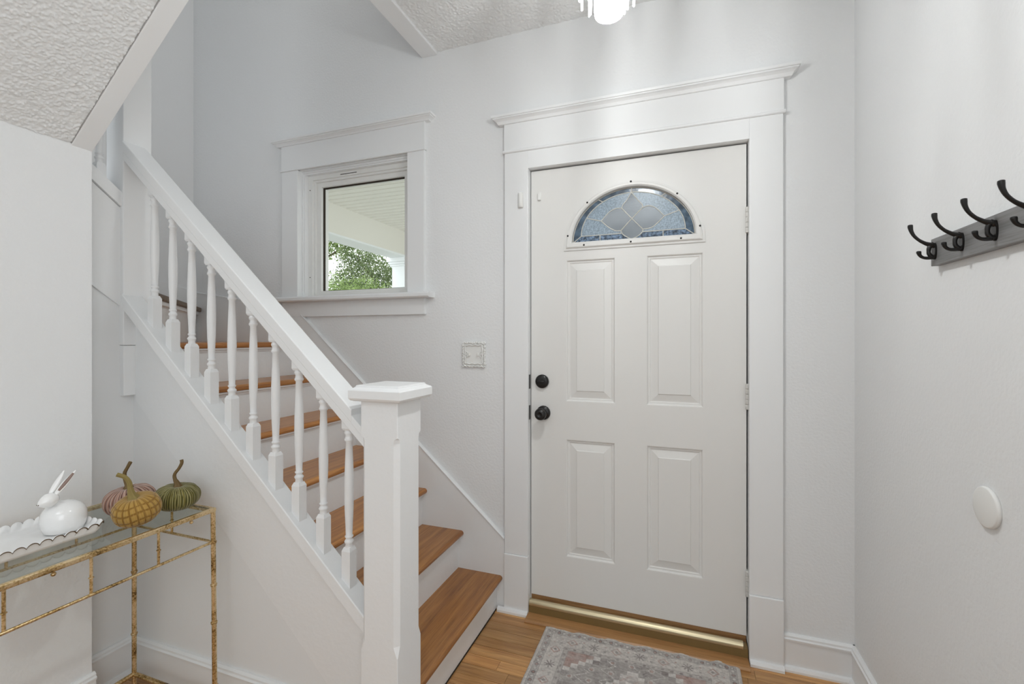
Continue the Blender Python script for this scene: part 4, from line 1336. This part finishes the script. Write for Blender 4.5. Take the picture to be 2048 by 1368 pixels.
    return root


pumpkin('rosy striped velvet pumpkin, farthest back of the three on the table', (-1.668, -1.070), 0.068, 0.044, (4, -4),
        ((0.10, 0.04, 0.03), (0.38, 0.22, 0.165), (0.66, 0.54, 0.46)),
        [(0, 0, -0.006), (-0.002, 0.0, 0.010), (-0.006, -0.004, 0.026), (-0.003, -0.008, 0.044), (0.005, -0.006, 0.060), (0.012, -0.002, 0.076)],
        [0.018, 0.008, 0.0052, 0.0045, 0.0042, 0.0045], M['stem'], 'pleat', 2)
pumpkin('mustard yellow velvet pumpkin with a crossed lattice texture in front', (-1.545, -1.122), 0.060, 0.045, (14, 3),
        ((0.23, 0.118, 0.022), (0.42, 0.26, 0.065), (0.55, 0.40, 0.16)),
        [(0, 0, -0.006), (-0.004, -0.004, 0.010), (-0.007, -0.006, 0.028), (-0.008, -0.008, 0.044), (-0.014, -0.014, 0.058), (-0.026, -0.024, 0.066)],
        [0.019, 0.0095, 0.0062, 0.0055, 0.005, 0.0052], M['stemgreen'], 'lattice', 5)
pumpkin('olive green velvet pumpkin with a curled brown stem at the table corner', (-1.562, -0.992), 0.064, 0.041, (0, 4),
        ((0.05, 0.048, 0.010), (0.19, 0.165, 0.045), (0.40, 0.37, 0.19)),
        [(0, 0, -0.006), (-0.002, 0, 0.008), (-0.007, -0.003, 0.022), (-0.008, -0.003, 0.036), (0.000, 0.004, 0.052), (0.005, 0.008, 0.066), (0.004, 0.008, 0.075)],
        [0.017, 0.0078, 0.0048, 0.0043, 0.0042, 0.0042, 0.0044], M['stem'], 'pleat', 9)

# ------------------------------------------------------------------ chandelier
CL = thing('chandelier', 'small crystal rod chandelier with a glowing glass cylinder hanging from the ceiling', 'chandelier', (CH[0], CH[1], CEIL))
hx, hy = CH
m = MB().lathe([(0.0, CEIL + 0.004), (0.065, CEIL + 0.004), (0.065, CEIL - 0.012), (0.05, CEIL - 0.022), (0.0, CEIL - 0.022)], (hx, hy, 0), 'Z', 32); m.build('canopy', M['chrome'], CL)
m = MB().lathe([(0.005, 2.36), (0.005, CEIL - 0.02)], (hx, hy, 0), 'Z', 12); m.build('down_rod', M['chrome'], CL)
m = MB()
m.lathe([(0.0, 2.345), (0.15, 2.345), (0.15, 2.363), (0.0, 2.363)], (hx, hy, 0), 'Z', 40)
m.build('frame_plate', M['chrome'], CL)
rod = None
for rad_, cnt, zb, zt in ((0.050, 10, 2.146, 2.345), (0.076, 14, 2.168, 2.345), (0.104, 20, 2.222, 2.345), (0.135, 26, 2.262, 2.345)):
    rod = None
    for i in range(cnt):
        a = 2 * pi * i / cnt + rad_ * 9
        px, py = hx + rad_ * math.cos(a), hy + rad_ * math.sin(a)
        if rod is None:
            q = MB().lathe([(0.0008, zb - 0.001), (0.0028, zb + 0.001), (0.0032, zb + 0.004), (0.0032, zt)], (0, 0, 0), 'Z', 8)
            o = q.build('crystal_rod', M['crystal']); rod = o.data
        else:
            o = bpy.data.objects.new('crystal_rod', rod); COL.objects.link(o)
        o.location = (px, py, 0); attach(o, CL)
m = MB()
m.lathe([(0.038, 2.345), (0.038, 2.138), (0.036, 2.129), (0.030, 2.125), (0.0, 2.123), (0.0, 2.126), (0.029, 2.128), (0.0345, 2.132), (0.0355, 2.139), (0.0355, 2.345)], (hx, hy, 0), 'Z', 36, True, False)
m.build('glass_cylinder', M['frosted'], CL)
m = MB(); m.ball((hx, hy, 2.19), (0.020, 0.020, 0.034), 16, 12); m.lathe([(0.012, 2.22), (0.012, 2.345)], (hx, hy, 0), 'Z', 14)
m.build('bulb', M['bulb'], CL)

# ------------------------------------------------------------------ porch and garden beyond the window
PO = sempty('porch', (-0.5, 1.2, 0), 'cream painted porch seen through the stair window')
PC = 2.45
MB().box(-2.96, 3.0, 0.15, 2.6, PC + 0.01, PC + 0.08).build('roof_deck', M['porchwhite'], PO)
m = MB(); yy = 0.15
while yy < 2.32:
    m.prism([(yy + 0.004, PC + 0.012), (yy + 0.008, PC), (yy + 0.072, PC), (yy + 0.076, PC + 0.012)], 'X', -2.82, 2.9)
    yy += 0.083
bb = m.build('beadboard', M['porchwhite'], PO); bb['kind'] = 'stuff'
MB().box(-2.98, -2.80, 0.15, 2.6, 2.19, PC + 0.05).build('beam', M['porchwhite'], PO, 0.003)
MB().box(-2.98, 3.0, 2.30, 2.48, 2.19, PC + 0.05).build('beam', M['porchwhite'], PO, 0.003)
MB().box(-2.99, -2.78, 0.15, 2.6, 2.176, 2.192).build('beam_soffit', M['porchtrim'], PO)
for xc in (-2.885, 1.6):
    c_ = MB().box(xc - 0.10, xc + 0.10, 2.29, 2.49, -0.12, 2.18).build('column', M['porchtrim'], PO, 0.003)
    q = MB()
    for g, z0, z1 in ((0.018, 2.085, 2.105), (0.030, 2.105, 2.13), (0.045, 2.13, 2.176)):
        q.box(xc - 0.10 - g, xc + 0.10 + g, 2.29 - g, 2.49 + g, z0, z1)
    q.build('capital', M['porchtrim'], c_, 0.004)
MB().box(-3.1, 3.0, 0.15, 2.6, -0.2, -0.12).build('porch_floor', M['deck'], PO)
struct(MB().box(-30, 20, 2.6, 40, -0.7, -0.6).build('ground', M['lawn']))
struct(MB().box(-30, -3.1, -6, 2.6, -0.7, -0.6).build('ground', M['lawn']))


def tree(name, label, c, trunk_r, blobs, nleaf, size, mat, seed):
    root = thing(name, label, 'tree', (c[0], c[1], -0.6), 'trees beyond the porch')
    m = MB(); r = random.Random(seed)
    top = blobs[0][2]
    m.tube([(c[0], c[1], -0.62), (c[0] + .1, c[1], 0.8), (c[0], c[1] + .1, top)], [trunk_r, trunk_r * .6, trunk_r * .2], 10)
    for b_ in blobs:
        m.tube([(c[0], c[1], max(0.4, b_[2] - 1.5)), (b_[0], b_[1], b_[2] - 0.2), (b_[0] + 0.2, b_[1], b_[2] + b_[3] * 0.6)], [trunk_r * .25, trunk_r * .1, 0.006], 6)
    m.build('trunk', M['bark'], root)
    g = np.random.default_rng(seed)
    V = []
    tot = sum(b_[3] ** 2 for b_ in blobs)
    for b_ in blobs:
        n = int(nleaf * b_[3] ** 2 / tot)
        dirs = g.normal(size=(n, 3)); dirs /= np.linalg.norm(dirs, axis=1)[:, None]
        rad = b_[3] * g.uniform(0.25, 1, n) ** 0.5
        clump = 1 + 0.25 * np.sin(dirs[:, 0] * 9 + seed) * np.sin(dirs[:, 2] * 8 + 1)
        P = np.array(b_[:3]) + dirs * (rad * clump)[:, None]
        a = g.normal(size=(n, 3)); a /= np.linalg.norm(a, axis=1)[:, None]
        b2 = np.cross(a, g.normal(size=(n, 3))); b2 /= np.linalg.norm(b2, axis=1)[:, None]
        s = size * g.uniform(0.6, 1.3, n)[:, None]
        V.append(np.stack([P - a * s, P + b2 * s * 0.55, P + a * s, P - b2 * s * 0.55], 1))
    V = np.concatenate(V); n = len(V)
    me = bpy.data.meshes.new('foliage')
    me.from_pydata([tuple(p) for p in V.reshape(-1, 3)], [], [(4 * i, 4 * i + 1, 4 * i + 2, 4 * i + 3) for i in range(n)])
    me.materials.append(mat)
    o = bpy.data.objects.new('foliage', me); COL.objects.link(o); attach(o, root); o['kind'] = 'stuff'
    return root


tree('maple_tree', 'dense green maple tree behind the porch column', (-6.5, 7.6), 0.14, [(-7.3, 7.6, 2.7, 0.95), (-8.0, 7.8, 2.2, 0.85), (-6.9, 7.4, 2.3, 1.0), (-7.6, 7.5, 3.5, 0.5)], 26000, 0.027, M['leafdark'], 21)
tree('leafy_tree', 'light green leafy tree at the left side of the window view', (-7.7, 5.2), 0.12, [(-6.2, 5.0, 1.75, 0.75), (-5.6, 5.05, 1.7, 0.65), (-5.2, 4.9, 1.75, 0.6), (-6.7, 4.9, 1.9, 0.7)], 22000, 0.022, M['leaf'], 33)
tree('tall_tree', 'tall olive green tree showing under the porch beam', (-11.6, 9.5), 0.2, [(-10.4, 9.5, 4.7, 1.0), (-9.6, 9.7, 5.0, 0.8), (-9.0, 9.8, 4.8, 0.6)], 9000, 0.045, M['leaf'], 45)
